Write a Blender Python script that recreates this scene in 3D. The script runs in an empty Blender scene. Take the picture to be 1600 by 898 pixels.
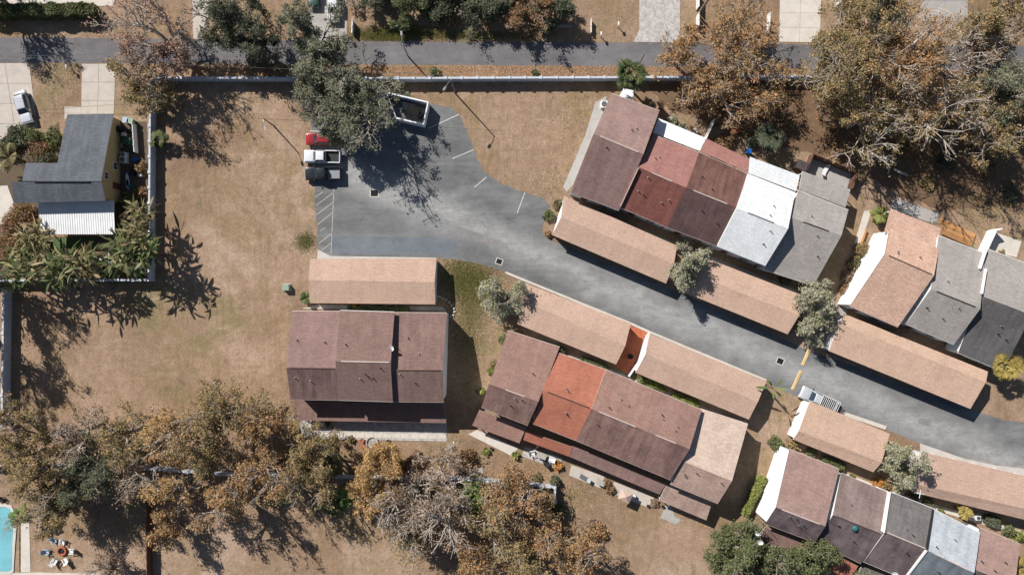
import bpy, bmesh, math, random
import numpy as np
from mathutils import Vector, Matrix

# ------------------------------------------------------------------ camera, sky, sun, exposure
scene = bpy.context.scene
COL = scene.collection
H = 320.0 / 3.0                       # drone height above the ground, metres
cam_d = bpy.data.cameras.new('camera'); cam_d.lens = 24; cam_d.sensor_width = 36
cam_d.clip_start = 0.5; cam_d.clip_end = 4000
cam = bpy.data.objects.new('camera', cam_d); COL.objects.link(cam)
cam.location = (0, 0, H); cam.rotation_euler = (0, 0, 0); scene.camera = cam
SUN_EL = math.radians(38.0)
SX, SY = -0.675, 0.738                # horizontal direction towards the sun (image up-left)
world = bpy.data.worlds.new('World'); scene.world = world; world.use_nodes = True
wn = world.node_tree.nodes; wl = world.node_tree.links
sky = wn.new('ShaderNodeTexSky'); sky.sky_type = 'NISHITA'; sky.sun_disc = False
sky.sun_elevation = SUN_EL; sky.sun_rotation = math.atan2(SX, SY)
sky.air_density = 1.0; sky.dust_density = 0.6
bgn = wn['Background']; bgn.inputs['Strength'].default_value = 0.052
wl.new(sky.outputs[0], bgn.inputs['Color'])
sd = bpy.data.lights.new('sun', 'SUN'); sd.energy = 5.0; sd.angle = math.radians(0.55); sd.color = (1.0, 0.955, 0.89)
sun = bpy.data.objects.new('sun', sd); COL.objects.link(sun)
sv = Vector((SX * math.cos(SUN_EL), SY * math.cos(SUN_EL), math.sin(SUN_EL)))
sun.rotation_euler = (-sv).to_track_quat('-Z', 'Y').to_euler(); sun.location = (-60, 60, 80)
vs = scene.view_settings; vs.view_transform = 'Standard'; vs.look = 'None'; vs.exposure = 0.64; vs.gamma = 1.0
scene.render.engine = 'CYCLES'
scene.cycles.max_bounces = 6; scene.cycles.diffuse_bounces = 3; scene.cycles.transparent_max_bounces = 6

# ------------------------------------------------------------------ helpers
R = math.radians
def W(px, py, z=0.0):
    """plan point of the site at height z, from survey pixels (10 px = 1 m on the ground)"""
    k = 0.1 * (1 - z / H)
    return Vector(((px - 800) * k, (449 - py) * k, z))
def S(r, g, b, f=0.72):
    def l(c):
        c /= 255.0
        return c / 12.92 if c <= 0.04045 else ((c + 0.055) / 1.055) ** 2.4
    return (l(r) * f, l(g) * f, l(b) * f, 1.0)
EXCL = []                             # paved polygons in survey pixels (no grass there)

def tag(o, label=None, cat=None, group=None, kind=None):
    if label: o['label'] = label
    if cat: o['category'] = cat
    if group: o['group'] = group
    if kind: o['kind'] = kind
    return o
def empty(name, loc, label, cat, group=None, rz=0.0):
    o = bpy.data.objects.new(name, None); COL.objects.link(o)
    o.empty_display_size = 0.3; o.location = loc; o.rotation_euler = (0, 0, rz)
    return tag(o, label, cat, group)
def copy_tree(o, parent=None):
    c = o.copy(); COL.objects.link(c); c.parent = parent
    for ch in list(o.children): copy_tree(ch, c)
    return c

class MB:
    """collects faces, builds ONE mesh object"""
    def __init__(s): s.v = []; s.f = []; s.uv = []; s.m = []
    def face(s, pts, uv=None, m=0):
        b = len(s.v); s.v += [tuple(p) for p in pts]; s.f.append(list(range(b, b + len(pts))))
        s.uv.append(uv or [(0, 0)] * len(pts)); s.m.append(m)
    def box(s, c, size, rz=0.0, m=0, top=1.0, rx=0.0):
        hx, hy, hz = size[0] / 2, size[1] / 2, size[2] / 2
        M = Matrix.Translation(c) @ Matrix.Rotation(rz, 4, 'Z') @ Matrix.Rotation(rx, 4, 'X')
        P = [M @ Vector((sx * hx * (top if sz > 0 else 1), sy * hy * (top if sz > 0 else 1), sz * hz)) for sz in (-1, 1) for sx, sy in ((-1, -1), (1, -1), (1, 1), (-1, 1))]
        for q in ((3, 2, 1, 0), (4, 5, 6, 7), (0, 1, 5, 4), (1, 2, 6, 5), (2, 3, 7, 6), (3, 0, 4, 7)): s.face([P[i] for i in q], m=m)
    def loft(s, lo, hi, m=0, caps=True):
        n = len(lo)
        for i in range(n): s.face([lo[i], lo[(i + 1) % n], hi[(i + 1) % n], hi[i]], m=m)
        if caps: s.face(list(reversed(lo)), m=m); s.face(hi, m=m)
    def prism(s, poly, z0, z1, m=0):
        a = sum(poly[i][0] * poly[(i + 1) % len(poly)][1] - poly[(i + 1) % len(poly)][0] * poly[i][1] for i in range(len(poly)))
        if a < 0: poly = list(reversed(poly))
        s.loft([(p[0], p[1], z0) for p in poly], [(p[0], p[1], z1) for p in poly], m)
    def slab(s, pts, th, m=0, mside=None, udir=None):
        """thick sheet; pts is the top outline (ccw from above); uv in metres along udir"""
        P = [Vector(p) for p in pts]
        nrm = Vector((0, 0, 0))
        for i in range(1, len(P) - 1): nrm += (P[i] - P[0]).cross(P[i + 1] - P[0])
        if nrm.z < 0: P.reverse(); nrm = -nrm
        nrm.normalize()
        u = (Vector(udir) if udir is not None else P[1] - P[0]); u = (u - nrm * u.dot(nrm)).normalized(); w = nrm.cross(u)
        uv = [(p.dot(u), p.dot(w)) for p in P]
        Q = [p - Vector((0, 0, th)) for p in P]
        s.face(P, uv, m); s.face(list(reversed(Q)), list(reversed(uv)), m if mside is None else mside)
        n = len(P)
        for i in range(n): s.face([Q[i], Q[(i + 1) % n], P[(i + 1) % n], P[i]], m=m if mside is None else mside)
    def tube(s, pts, rad, n=6, m=0):
        P = [Vector(p) for p in pts]; rings = []
        for i, p in enumerate(P):
            t = (P[min(i + 1, len(P) - 1)] - P[max(i - 1, 0)]).normalized()
            a = t.cross(Vector((0.13, 0.97, 0.2)) if abs(t.z) > 0.8 else Vector((0, 0, 1))).normalized(); b = t.cross(a)
            r = rad[i] if isinstance(rad, (list, tuple)) else rad
            rings.append([p + (a * math.cos(2 * math.pi * j / n) + b * math.sin(2 * math.pi * j / n)) * r for j in range(n)])
        for i in range(len(P) - 1):
            for j in range(n): s.face([rings[i][j], rings[i][(j + 1) % n], rings[i + 1][(j + 1) % n], rings[i + 1][j]], m=m)
        s.face(list(reversed(rings[0])), m=m); s.face(rings[-1], m=m)
    def lathe(s, c, prof, n=14, m=0):
        c = Vector(c); rings = [[c + Vector((r * math.cos(2 * math.pi * j / n), r * math.sin(2 * math.pi * j / n), z)) for j in range(n)] for r, z in prof]
        for i in range(len(rings) - 1):
            for j in range(n): s.face([rings[i][j], rings[i][(j + 1) % n], rings[i + 1][(j + 1) % n], rings[i + 1][j]], m=m)
        s.face(list(reversed(rings[0])), m=m); s.face(rings[-1], m=m)
    def build(s, name, mat, parent=None, origin=None, smooth=False, bevel=0.0):
        me = bpy.data.meshes.new(name)
        o3 = Vector(origin) if origin is not None else Vector((0, 0, 0))
        me.from_pydata([(v[0] - o3.x, v[1] - o3.y, v[2] - o3.z) for v in s.v], [], s.f)
        uvl = me.uv_layers.new(name='UVMap')
        flat = [c for f in s.uv for p in f for c in p]; uvl.data.foreach_set('uv', flat)
        for mm in (mat if isinstance(mat, (list, tuple)) else [mat]): me.materials.append(mm)
        me.polygons.foreach_set('material_index', s.m)
        if bevel or smooth:
            bm = bmesh.new(); bm.from_mesh(me); bmesh.ops.remove_doubles(bm, verts=bm.verts, dist=1e-4)
            if bevel: bmesh.ops.bevel(bm, geom=bm.edges[:], offset=bevel, segments=2, affect='EDGES', profile=0.6, clamp_overlap=True)
            if smooth:
                for f in bm.faces: f.smooth = True
            bm.to_mesh(me); bm.free()
        me.update()
        o = bpy.data.objects.new(name, me); COL.objects.link(o)
        if parent is not None: o.parent = parent
        elif origin is not None: o.location = origin
        return o

def fast_mesh(name, V, F, mat, mi=None):
    V = np.asarray(V, np.float32); F = np.asarray(F, np.int32); m, k = F.shape
    me = bpy.data.meshes.new(name); me.vertices.add(len(V)); me.vertices.foreach_set('co', V.ravel())
    me.loops.add(m * k); me.loops.foreach_set('vertex_index', F.ravel())
    me.polygons.add(m); me.polygons.foreach_set('loop_start', np.arange(0, m * k, k, dtype=np.int32))
    for mm in (mat if isinstance(mat, (list, tuple)) else [mat]): me.materials.append(mm)
    if mi is not None: me.polygons.foreach_set('material_index', np.asarray(mi, np.int32))
    me.update(calc_edges=True)
    return me
def link(name, me, parent=None, loc=None):
    o = bpy.data.objects.new(name, me); COL.objects.link(o); o.parent = parent
    if loc is not None: o.location = loc
    return o

# ------------------------------------------------------------------ materials
class NT:
    def __init__(s, name, rough=0.85):
        s.m = bpy.data.materials.new(name); s.m.use_nodes = True; s.n = s.m.node_tree.nodes; s.l = s.m.node_tree.links
        s.b = s.n['Principled BSDF']; s.b.inputs['Roughness'].default_value = rough
        s.b.inputs['Specular IOR Level'].default_value = 0.25
        s.out = s.n['Material Output']
    def co(s, kind='Object', scale=(1, 1, 1), rot=0.0):
        t = s.n.new('ShaderNodeTexCoord'); mp = s.n.new('ShaderNodeMapping')
        mp.inputs['Scale'].default_value = scale; mp.inputs['Rotation'].default_value = (0, 0, rot)
        s.l.new(t.outputs[kind], mp.inputs['Vector']); return mp.outputs[0]
    def geo(s, scale=(1, 1, 1), rot=0.0):
        t = s.n.new('ShaderNodeNewGeometry'); mp = s.n.new('ShaderNodeMapping')
        mp.inputs['Scale'].default_value = scale; mp.inputs['Rotation'].default_value = (0, 0, rot)
        s.l.new(t.outputs['Position'], mp.inputs['Vector']); return mp.outputs[0]
    def noise(s, vec, sc, det=4, rough=0.55, dist=0.0):
        t = s.n.new('ShaderNodeTexNoise'); t.inputs['Scale'].default_value = sc; t.inputs['Detail'].default_value = det
        t.inputs['Roughness'].default_value = rough; t.inputs['Distortion'].default_value = dist
        s.l.new(vec, t.inputs['Vector']); return t.outputs['Fac']
    def ramp(s, fac, stops, interp='LINEAR'):
        r = s.n.new('ShaderNodeValToRGB'); r.color_ramp.interpolation = interp; e = r.color_ramp.elements
        e[0].position, e[0].color = stops[0]; e[1].position, e[1].color = stops[1]
        for p, c in stops[2:]: q = e.new(p); q.color = c
        s.l.new(fac, r.inputs[0]); return r.outputs[0]
    def mix(s, fac, a, b, mode='MIX'):
        x = s.n.new('ShaderNodeMix'); x.data_type = 'RGBA'; x.blend_type = mode
        for i, val in ((0, fac), (6, a), (7, b)):
            if hasattr(val, 'is_output'): s.l.new(val, x.inputs[i])
            else: x.inputs[i].default_value = val
        return x.outputs[2]
    def math(s, op, a, b):
        x = s.n.new('ShaderNodeMath'); x.operation = op
        for i, val in ((0, a), (1, b)):
            if hasattr(val, 'is_output'): s.l.new(val, x.inputs[i])
            else: x.inputs[i].default_value = val
        return x.outputs[0]
    def bump(s, h, strength=0.3, dist=0.05):
        b = s.n.new('ShaderNodeBump'); b.inputs['Strength'].default_value = strength; b.inputs['Distance'].default_value = dist
        s.l.new(h, b.inputs['Height']); s.l.new(b.outputs[0], s.b.inputs['Normal'])
    def col(s, c):
        if hasattr(c, 'is_output'): s.l.new(c, s.b.inputs['Base Color'])
        else: s.b.inputs['Base Color'].default_value = c
        return s.m
G2 = lambda v: (v, v, v, 1)
def dk(c, f): return (c[0] * f, c[1] * f, c[2] * f, 1)

def plain(name, c, rough=0.7, var=0.18, sc=1.5, metal=0.0, bump=0.0, spec=None, piece=0.0):
    t = NT(name, rough); v = t.co('Object'); n = t.noise(v, sc, 5)
    if piece:
        oi = t.n.new('ShaderNodeObjectInfo'); t.b.inputs['Roughness'].default_value = rough
        a = t.mix(1.0, t.ramp(n, [(0.25, dk(c, 1 - var)), (0.75, dk(c, 1 + var))]), t.ramp(oi.outputs['Random'], [(0.0, G2(1 - piece)), (1.0, G2(1 + piece))]), 'MULTIPLY')
        if bump: t.bump(t.noise(v, sc * 8, 3), bump, 0.03)
        return t.col(a)
    t.b.inputs['Metallic'].default_value = metal
    if spec is not None: t.b.inputs['Specular IOR Level'].default_value = spec
    if bump: t.bump(t.noise(v, sc * 8, 3), bump, 0.03)
    return t.col(t.ramp(n, [(0.25, dk(c, 1 - var)), (0.75, dk(c, 1 + var))]))
def shingle(name, c, stain=0.35, tone=0.09, streak=0.5, mott=0.0, keep=False):
    """asphalt shingles: courses and tabs of slightly different tone, weather streaks running down the slope"""
    t = NT(name, 0.95); t.b.inputs['Specular IOR Level'].default_value = 0.1
    k_ = (.97, .965, .95) if keep else (.78, .765, .735); c = (c[0] * k_[0], c[1] * k_[1], c[2] * k_[2], 1); v = t.co('UV')
    br = t.n.new('ShaderNodeTexBrick'); br.offset = 0.5; t.l.new(v, br.inputs['Vector'])
    br.inputs['Color1'].default_value = dk(c, 1 - tone); br.inputs['Color2'].default_value = dk(c, 1 + tone)
    br.inputs['Mortar'].default_value = dk(c, 0.74); br.inputs['Scale'].default_value = 1.0
    br.inputs['Mortar Size'].default_value = 0.014; br.inputs['Brick Width'].default_value = 0.62; br.inputs['Row Height'].default_value = 0.23
    sp = t.noise(v, 4.2, 4, 0.7); a = t.mix(1.0, br.outputs[0], t.ramp(sp, [(0.3, G2(0.8)), (0.72, G2(1.2))]), 'MULTIPLY')
    if mott: a = t.mix(1.0, a, t.ramp(t.noise(v, 4.5, 3, 0.6), [(0.35, G2(1 - mott)), (0.66, (1 + mott, 1 + mott, 1 + 0.9 * mott, 1))]), 'MULTIPLY')
    st = t.noise(t.co('UV', (1.3, 0.16, 1)), 1.0, 5, 0.65, 0.4)
    a = t.mix(1.0, a, t.ramp(st, [(0.32, dk((1, .985, .98), 1 - streak * 0.5)), (0.62, G2(1.05))]), 'MULTIPLY')
    bl = t.noise(v, 0.33, 4, 0.6, 0.5)
    a = t.mix(1.0, a, t.ramp(bl, [(0.36, G2(1 - stain)), (0.6, G2(1.05))]), 'MULTIPLY')
    oi = t.n.new('ShaderNodeObjectInfo'); a = t.mix(1.0, a, t.ramp(oi.outputs['Random'], [(0.0, (.95, .95, .97, 1)), (1.0, (1.05, 1.04, 1.02, 1))]), 'MULTIPLY')
    t.bump(br.outputs['Fac'], 0.25, 0.02)
    return t.col(a)

M = {}
# ground: dry dormant grass, bare soil and leaf litter
t = NT('dry_grass_ground', 1.0); t.b.inputs['Specular IOR Level'].default_value = 0.05; g = t.geo()
n1 = t.noise(g, 0.055, 6, 0.62, 0.6); n2 = t.noise(g, 0.9, 6, 0.7, 0.3); n3 = t.noise(g, 3.2, 5, 0.85)
a = t.ramp(n1, [(0.30, S(134, 110, 89)), (0.44, S(156, 131, 109)), (0.56, S(170, 144, 122)), (0.7, S(188, 164, 144))])
a = t.mix(t.ramp(t.noise(g, 0.11, 6, 0.7, 1.2), [(0.5, G2(0)), (0.62, G2(0.7))]), a, S(150, 128, 98))
a = t.mix(t.ramp(t.noise(t.geo((1, 1, 1), 0.6), 0.075, 6, 0.72, 0.5), [(0.55, G2(0)), (0.66, G2(0.8))]), a, S(138, 126, 92))
a = t.mix(t.ramp(t.noise(t.geo((1, 1, 1), 1.9), 0.34, 6, 0.75, 0.8), [(0.6, G2(0)), (0.72, G2(0.75))]), a, S(196, 172, 150))
a = t.mix(t.ramp(t.noise(t.geo((1, 1, 1), 2.6), 0.22, 7, 0.8, 0.6), [(0.55, G2(0)), (0.85, G2(0.5))]), a, S(126, 102, 80))
a = t.mix(1.0, a, t.ramp(n2, [(0.28, G2(0.78)), (0.74, G2(1.2))]), 'MULTIPLY')
a = t.mix(1.0, a, t.ramp(n3, [(0.3, G2(0.68)), (0.72, G2(1.32))]), 'MULTIPLY')
tr = t.noise(t.geo((0.55, 0.09, 1), 0.35), 1.0, 5, 0.6, 2.5)
a = t.mix(1.0, a, t.ramp(tr, [(0.35, G2(0.92)), (0.65, G2(1.07))]), 'MULTIPLY')
t.bump(n3, 0.7, 0.08); M['ground'] = t.col(a)
def asphalt(name, c, pale, rot, streak=0.5, dark=0.6, band=None):
    t = NT(name, 0.9); g = t.geo()
    n1 = t.noise(g, 0.09, 6, 0.6, 0.7)
    a = t.ramp(n1, [(0.32, dk(c, 0.82)), (0.55, c), (0.72, dk(c, 1.18))])
    st = t.noise(t.geo((0.05, 0.17, 1), rot), 1.0, 7, 0.66, 2.2)
    a = t.mix(t.ramp(st, [(0.42, G2(0)), (0.64, G2(streak))]), a, pale)
    if band:
        dp = t.n.new('ShaderNodeVectorMath'); dp.operation = 'DOT_PRODUCT'; t.l.new(g, dp.inputs[0]); dp.inputs[1].default_value = (band[0], band[1], 0)
        wob = t.math('MULTIPLY', t.math('SUBTRACT', t.noise(g, 0.12, 5, 0.6, 0.6), 0.5), 5.5)
        d_ = t.math('ABSOLUTE', t.math('ADD', t.math('SUBTRACT', dp.outputs['Value'], band[2]), wob), 0.0)
        wf = t.ramp(t.math('DIVIDE', d_, 4.0), [(0.1, G2(1)), (0.9, G2(0))])
        a = t.mix(t.math('MULTIPLY', wf, t.math('ADD', t.math('MULTIPLY', t.noise(t.geo((0.5, 1.1, 1), rot), 1.0, 7, 0.8, 1.0), 1.5), -0.2)), a, band[3])
    st2 = t.noise(t.geo((0.1, 0.6, 1), rot), 1.0, 6, 0.65, 1.6)
    a = t.mix(1.0, a, t.ramp(st2, [(0.32, G2(0.9)), (0.66, G2(1.07))]), 'MULTIPLY')
    mo = t.noise(g, 0.55, 5, 0.7, 0.4); a = t.mix(1.0, a, t.ramp(mo, [(0.3, G2(0.87)), (0.7, G2(1.13))]), 'MULTIPLY')
    n3 = t.noise(g, 6.0, 4, 0.8); a = t.mix(1.0, a, t.ramp(n3, [(0.3, G2(0.82)), (0.7, G2(1.18))]), 'MULTIPLY')
    ol = t.noise(g, 0.8, 3, 0.5, 0.2); a = t.mix(1.0, a, t.ramp(ol, [(0.24, G2(0.7)), (0.33, G2(1.0))]), 'MULTIPLY')
    vo = t.n.new('ShaderNodeTexVoronoi'); vo.feature = 'DISTANCE_TO_EDGE'; vo.inputs['Scale'].default_value = 0.14
    dn = t.n.new('ShaderNodeTexNoise'); dn.inputs['Scale'].default_value = 0.5; t.l.new(g, dn.inputs['Vector'])
    av = t.n.new('ShaderNodeVectorMath'); av.operation = 'MULTIPLY_ADD'; t.l.new(dn.outputs['Color'], av.inputs[0]); av.inputs[1].default_value = (3, 3, 0); t.l.new(g, av.inputs[2])
    t.l.new(av.outputs[0], vo.inputs['Vector'])
    a = t.mix(1.0, a, t.ramp(vo.outputs['Distance'], [(0.0, G2(0.82)), (0.008, G2(1.0))]), 'MULTIPLY')
    t.bump(n3, 0.35, 0.02); return t.col(a)
M['lot'] = asphalt('lot_asphalt', S(114, 115, 116), S(152, 151, 149), R(23), 0.4, band=(.404, .915, 6.3, S(182, 181, 179)))
M['street'] = asphalt('street_asphalt', S(116, 113, 115), S(130, 127, 127), R(1), 0.35)
M['patch'] = asphalt('asphalt_patch', S(142, 139, 138), S(152, 149, 147), R(12), 0.3)
M['seal'] = asphalt('asphalt_seal', S(114, 120, 128), S(138, 142, 147), R(4), 0.3)
def concrete(name, c, sc=0.7):
    t = NT(name, 0.9); g = t.geo()
    a = t.ramp(t.noise(g, sc, 6, 0.65, 0.4), [(0.3, dk(c, 0.86)), (0.7, dk(c, 1.08))])
    n = t.noise(g, 9, 3, 0.7); a = t.mix(1.0, a, t.ramp(n, [(0.3, G2(0.92)), (0.7, G2(1.08))]), 'MULTIPLY')
    t.bump(n, 0.2, 0.01); return t.col(a)
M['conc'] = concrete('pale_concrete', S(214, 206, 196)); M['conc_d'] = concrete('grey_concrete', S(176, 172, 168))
M['conc_p'] = concrete('buff_concrete', S(200, 190, 180))
M['apron'] = concrete('apron_concrete', S(205, 198, 192))
def pavers(name, c, w, h, rot=0.0, mortar=0.7, tone=0.12):
    t = NT(name, 0.9); v = t.geo((1, 1, 1), rot); br = t.n.new('ShaderNodeTexBrick'); t.l.new(v, br.inputs['Vector'])
    br.inputs['Scale'].default_value = 1; br.inputs['Brick Width'].default_value = w; br.inputs['Row Height'].default_value = h
    br.inputs['Mortar Size'].default_value = 0.02; br.inputs['Color1'].default_value = dk(c, 1 - tone); br.inputs['Color2'].default_value = dk(c, 1 + tone); br.inputs['Mortar'].default_value = dk(c, mortar)
    a = t.mix(1.0, br.outputs[0], t.ramp(t.noise(v, 1.1, 5, 0.7), [(0.3, G2(0.8)), (0.7, G2(1.14))]), 'MULTIPLY')
    t.bump(br.outputs['Fac'], -0.3, 0.02); return t.col(a)
M['pavers'] = pavers('grey_pavers', S(196, 190, 186), 0.42, 0.21, 0.8, 0.7, 0.2)
M['brickpad'] = pavers('red_brick_pavers', S(178, 120, 100), 0.24, 0.12, 0.3)
M['quarry'] = pavers('orange_quarry_tile', S(200, 116, 84), 0.3, 0.3, R(-22), 0.7)
M['wallw'] = plain('white_stucco', S(222, 222, 222, 0.76), 0.9, 0.12, 0.5, bump=0.15)
M['wallb'] = plain('bright_white_stucco', S(234, 235, 236, 0.78), 0.9, 0.1, 0.5, bump=0.1)
M['wallg'] = plain('grey_white_wall_paint', S(190, 196, 206, 0.8), 0.9, 0.1, 0.5, bump=0.2, piece=.07)
M['wally'] = plain('yellow_stucco', S(198, 174, 124), 0.9, 0.08, 0.5, bump=0.15)
M['trim'] = plain('white_trim', S(232, 230, 226, 0.78), 0.6, 0.05)
M['ridge'] = plain('ridge_flashing', S(206, 190, 182), 0.6, 0.15, 2)
M['trimd'] = plain('brown_trim', S(96, 76, 68), 0.7, 0.12)
M['trimt'] = plain('tan_trim', S(198, 172, 158), 0.7, 0.1)
M['glass'] = plain('window_glass', S(60, 76, 92), 0.08, 0.1, spec=0.6)
M['door'] = plain('door_paint', S(120, 70, 55), 0.5, 0.1)
M['metalg'] = plain('galvanised_metal', S(150, 152, 156), 0.45, 0.12, 2, 0.6)
M['dark'] = plain('dark_metal', S(46, 46, 50), 0.6, 0.2)
M['black'] = plain('black_rubber', S(26, 26, 28), 0.85, 0.2)
M['line'] = plain('worn_white_paint', S(200, 199, 196), 0.8, 0.25, 3)
M['liney'] = plain('worn_cream_paint', S(184, 178, 164), 0.8, 0.3, 3)
M['bump'] = plain('yellow_paint', S(210, 180, 132), 0.8, 0.22, 1.6)
M['woodf'] = plain('brown_fence_wood', S(112, 80, 68), 0.85, 0.2, 2, piece=.15)
M['deckw'] = plain('cedar_deck_boards', S(192, 142, 96), 0.8, 0.15, 1.4, piece=.28)
M['teal'] = plain('teal_plastic', S(40, 110, 110), 0.4, 0.1)
M['green_box'] = plain('pale_green_enamel', S(150, 170, 150), 0.5, 0.1)
M['blue'] = plain('blue_plastic', S(40, 96, 170), 0.4, 0.1)
M['bluep'] = plain('pale_blue_plastic', S(176, 190, 206), 0.5, 0.08)
M['white_pl'] = plain('white_plastic', S(232, 232, 232), 0.45, 0.05)
M['terra'] = plain('terracotta', S(176, 104, 72), 0.8, 0.12)
M['stone'] = plain('garden_stone', S(176, 172, 164), 0.9, 0.15, 3)
M['turf'] = plain('artificial_turf', S(84, 104, 66), 0.95, 0.15, 4)
M['pooltile'] = plain('pool_plaster', S(160, 218, 228), 0.6, 0.3, 0.25)
M['binj'] = plain('dark_green_plastic', S(44, 92, 74), 0.5, 0.1)
t = NT('pool_water', 0.04); t.b.inputs['Transmission Weight'].default_value = 0.85; t.b.inputs['IOR'].default_value = 1.33
t.bump(t.noise(t.geo(), 2.5, 3, 0.5, 0.6), 0.12, 0.05); M['water'] = t.col((0.55, 0.9, 0.95, 1))
for nm, c, kw in (
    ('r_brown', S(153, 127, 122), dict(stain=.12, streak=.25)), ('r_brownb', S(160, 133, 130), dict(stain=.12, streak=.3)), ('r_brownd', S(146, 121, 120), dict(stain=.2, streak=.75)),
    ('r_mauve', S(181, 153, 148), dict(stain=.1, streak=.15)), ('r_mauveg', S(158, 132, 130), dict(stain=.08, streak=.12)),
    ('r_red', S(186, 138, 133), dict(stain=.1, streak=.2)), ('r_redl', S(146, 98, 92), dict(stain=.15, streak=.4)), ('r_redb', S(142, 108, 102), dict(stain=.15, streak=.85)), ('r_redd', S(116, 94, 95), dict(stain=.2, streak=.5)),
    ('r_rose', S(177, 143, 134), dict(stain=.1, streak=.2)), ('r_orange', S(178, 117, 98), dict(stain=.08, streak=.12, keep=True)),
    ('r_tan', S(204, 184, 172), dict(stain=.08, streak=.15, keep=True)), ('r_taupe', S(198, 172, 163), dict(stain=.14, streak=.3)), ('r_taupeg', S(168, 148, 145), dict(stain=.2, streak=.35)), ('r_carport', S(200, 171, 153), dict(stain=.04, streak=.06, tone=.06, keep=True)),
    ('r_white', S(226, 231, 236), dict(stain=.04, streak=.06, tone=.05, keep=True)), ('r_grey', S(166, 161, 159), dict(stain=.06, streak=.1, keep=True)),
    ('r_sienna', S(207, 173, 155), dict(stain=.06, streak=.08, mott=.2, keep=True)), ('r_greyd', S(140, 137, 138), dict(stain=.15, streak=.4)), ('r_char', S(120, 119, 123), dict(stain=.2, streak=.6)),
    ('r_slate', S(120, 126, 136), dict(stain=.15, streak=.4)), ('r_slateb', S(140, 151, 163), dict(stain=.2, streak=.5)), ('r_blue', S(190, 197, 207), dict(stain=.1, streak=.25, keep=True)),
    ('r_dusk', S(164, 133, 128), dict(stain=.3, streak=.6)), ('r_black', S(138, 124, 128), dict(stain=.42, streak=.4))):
    M[nm] = shingle('shingle_' + nm[2:], c, **kw)

def leafmat(name, pal, trans=0.3, nsc=0.35):
    t = NT(name, 0.75); t.b.inputs['Specular IOR Level'].default_value = 0.15
    g = t.n.new('ShaderNodeNewGeometry'); v = t.co('Object')
    k = t.math('ADD', t.math('MULTIPLY', g.outputs['Random Per Island'], 0.55), t.math('MULTIPLY', t.noise(v, nsc, 3, 0.6), 0.75))
    n = len(pal); stops = [(0.22 + 0.62 * i / (n - 1), pal[i]) for i in range(n)]
    c = t.ramp(k, stops); t.col(c)
    tr = t.n.new('ShaderNodeBsdfTranslucent'); t.l.new(c, tr.inputs['Color'])
    mx = t.n.new('ShaderNodeMixShader'); mx.inputs[0].default_value = trans
    t.l.new(t.b.outputs[0], mx.inputs[1]); t.l.new(tr.outputs[0], mx.inputs[2]); t.l.new(mx.outputs[0], t.out.inputs[0])
    return t.m
LF = 0.8
def pal(*cs):
    out = []
    for c in cs:
        r, g, b, _ = S(*c, LF); l = .3 * r + .55 * g + .15 * b; out.append((r + (l - r) * .16, g + (l - g) * .16, b + (l - b) * .16, 1))
    return out
L = {
 'rust': leafmat('rust_leaves', pal((92, 94, 58), (134, 124, 80), (184, 150, 98), (206, 160, 104), (180, 128, 80))),
 'pink': leafmat('pinkish_leaves', pal((126, 116, 90), (168, 138, 114), (200, 160, 138), (186, 146, 124))),
 'olive': leafmat('olive_leaves', pal((96, 100, 64), (130, 124, 78), (158, 138, 88), (190, 154, 100))),
 'greygreen': leafmat('greygreen_leaves', pal((96, 104, 80), (124, 130, 104), (150, 152, 126), (140, 136, 104))),
 'dark': leafmat('dark_green_leaves', pal((64, 76, 56), (86, 98, 72), (110, 116, 90), (122, 118, 92))),
 'yellow': leafmat('golden_leaves', pal((136, 122, 74), (194, 158, 92), (214, 172, 100), (196, 148, 92))),
 'pale': leafmat('pale_leaves', pal((118, 124, 76), (150, 152, 104), (178, 176, 140), (192, 186, 164))),
 'green': leafmat('green_leaves', pal((74, 90, 52), (104, 116, 68), (132, 138, 86), (118, 120, 78))),
 'bright': leafmat('bright_green_leaves', pal((70, 92, 40), (112, 130, 52), (150, 160, 72), (176, 170, 84))),
 'tan': leafmat('tan_twig_leaves', pal((124, 104, 84), (158, 134, 110), (176, 148, 120), (150, 120, 92))),
 'dead': leafmat('frosted_leaves', pal((206, 190, 152), (176, 160, 116), (132, 122, 78), (96, 102, 56), (150, 128, 92))),
 'brownbush': leafmat('brown_bush_leaves', pal((110, 90, 60), (156, 116, 82), (178, 134, 98), (140, 120, 70))),
 'flower': leafmat('orange_flower_leaves', pal((126, 118, 54), (206, 150, 52), (226, 166, 60), (196, 110, 54))),
 'palm': leafmat('palm_fronds', pal((190, 180, 132), (140, 142, 88), (92, 108, 56), (66, 86, 44))),
 'palmg': leafmat('lush_palm_fronds', pal((52, 84, 40), (84, 116, 54), (112, 140, 66), (140, 150, 80))),
 'palmy': leafmat('yellow_palm_fronds', pal((120, 124, 60), (190, 170, 76), (206, 180, 80), (160, 140, 70))),
}
M['bark'] = plain('grey_brown_bark', S(164, 152, 142), 0.95, 0.25, 2)
M['barkp'] = plain('pale_grey_bark', S(188, 177, 166), 0.95, 0.2, 2)
M['trunkpalm'] = plain('palm_trunk', S(120, 104, 88), 0.95, 0.25, 3)

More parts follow.
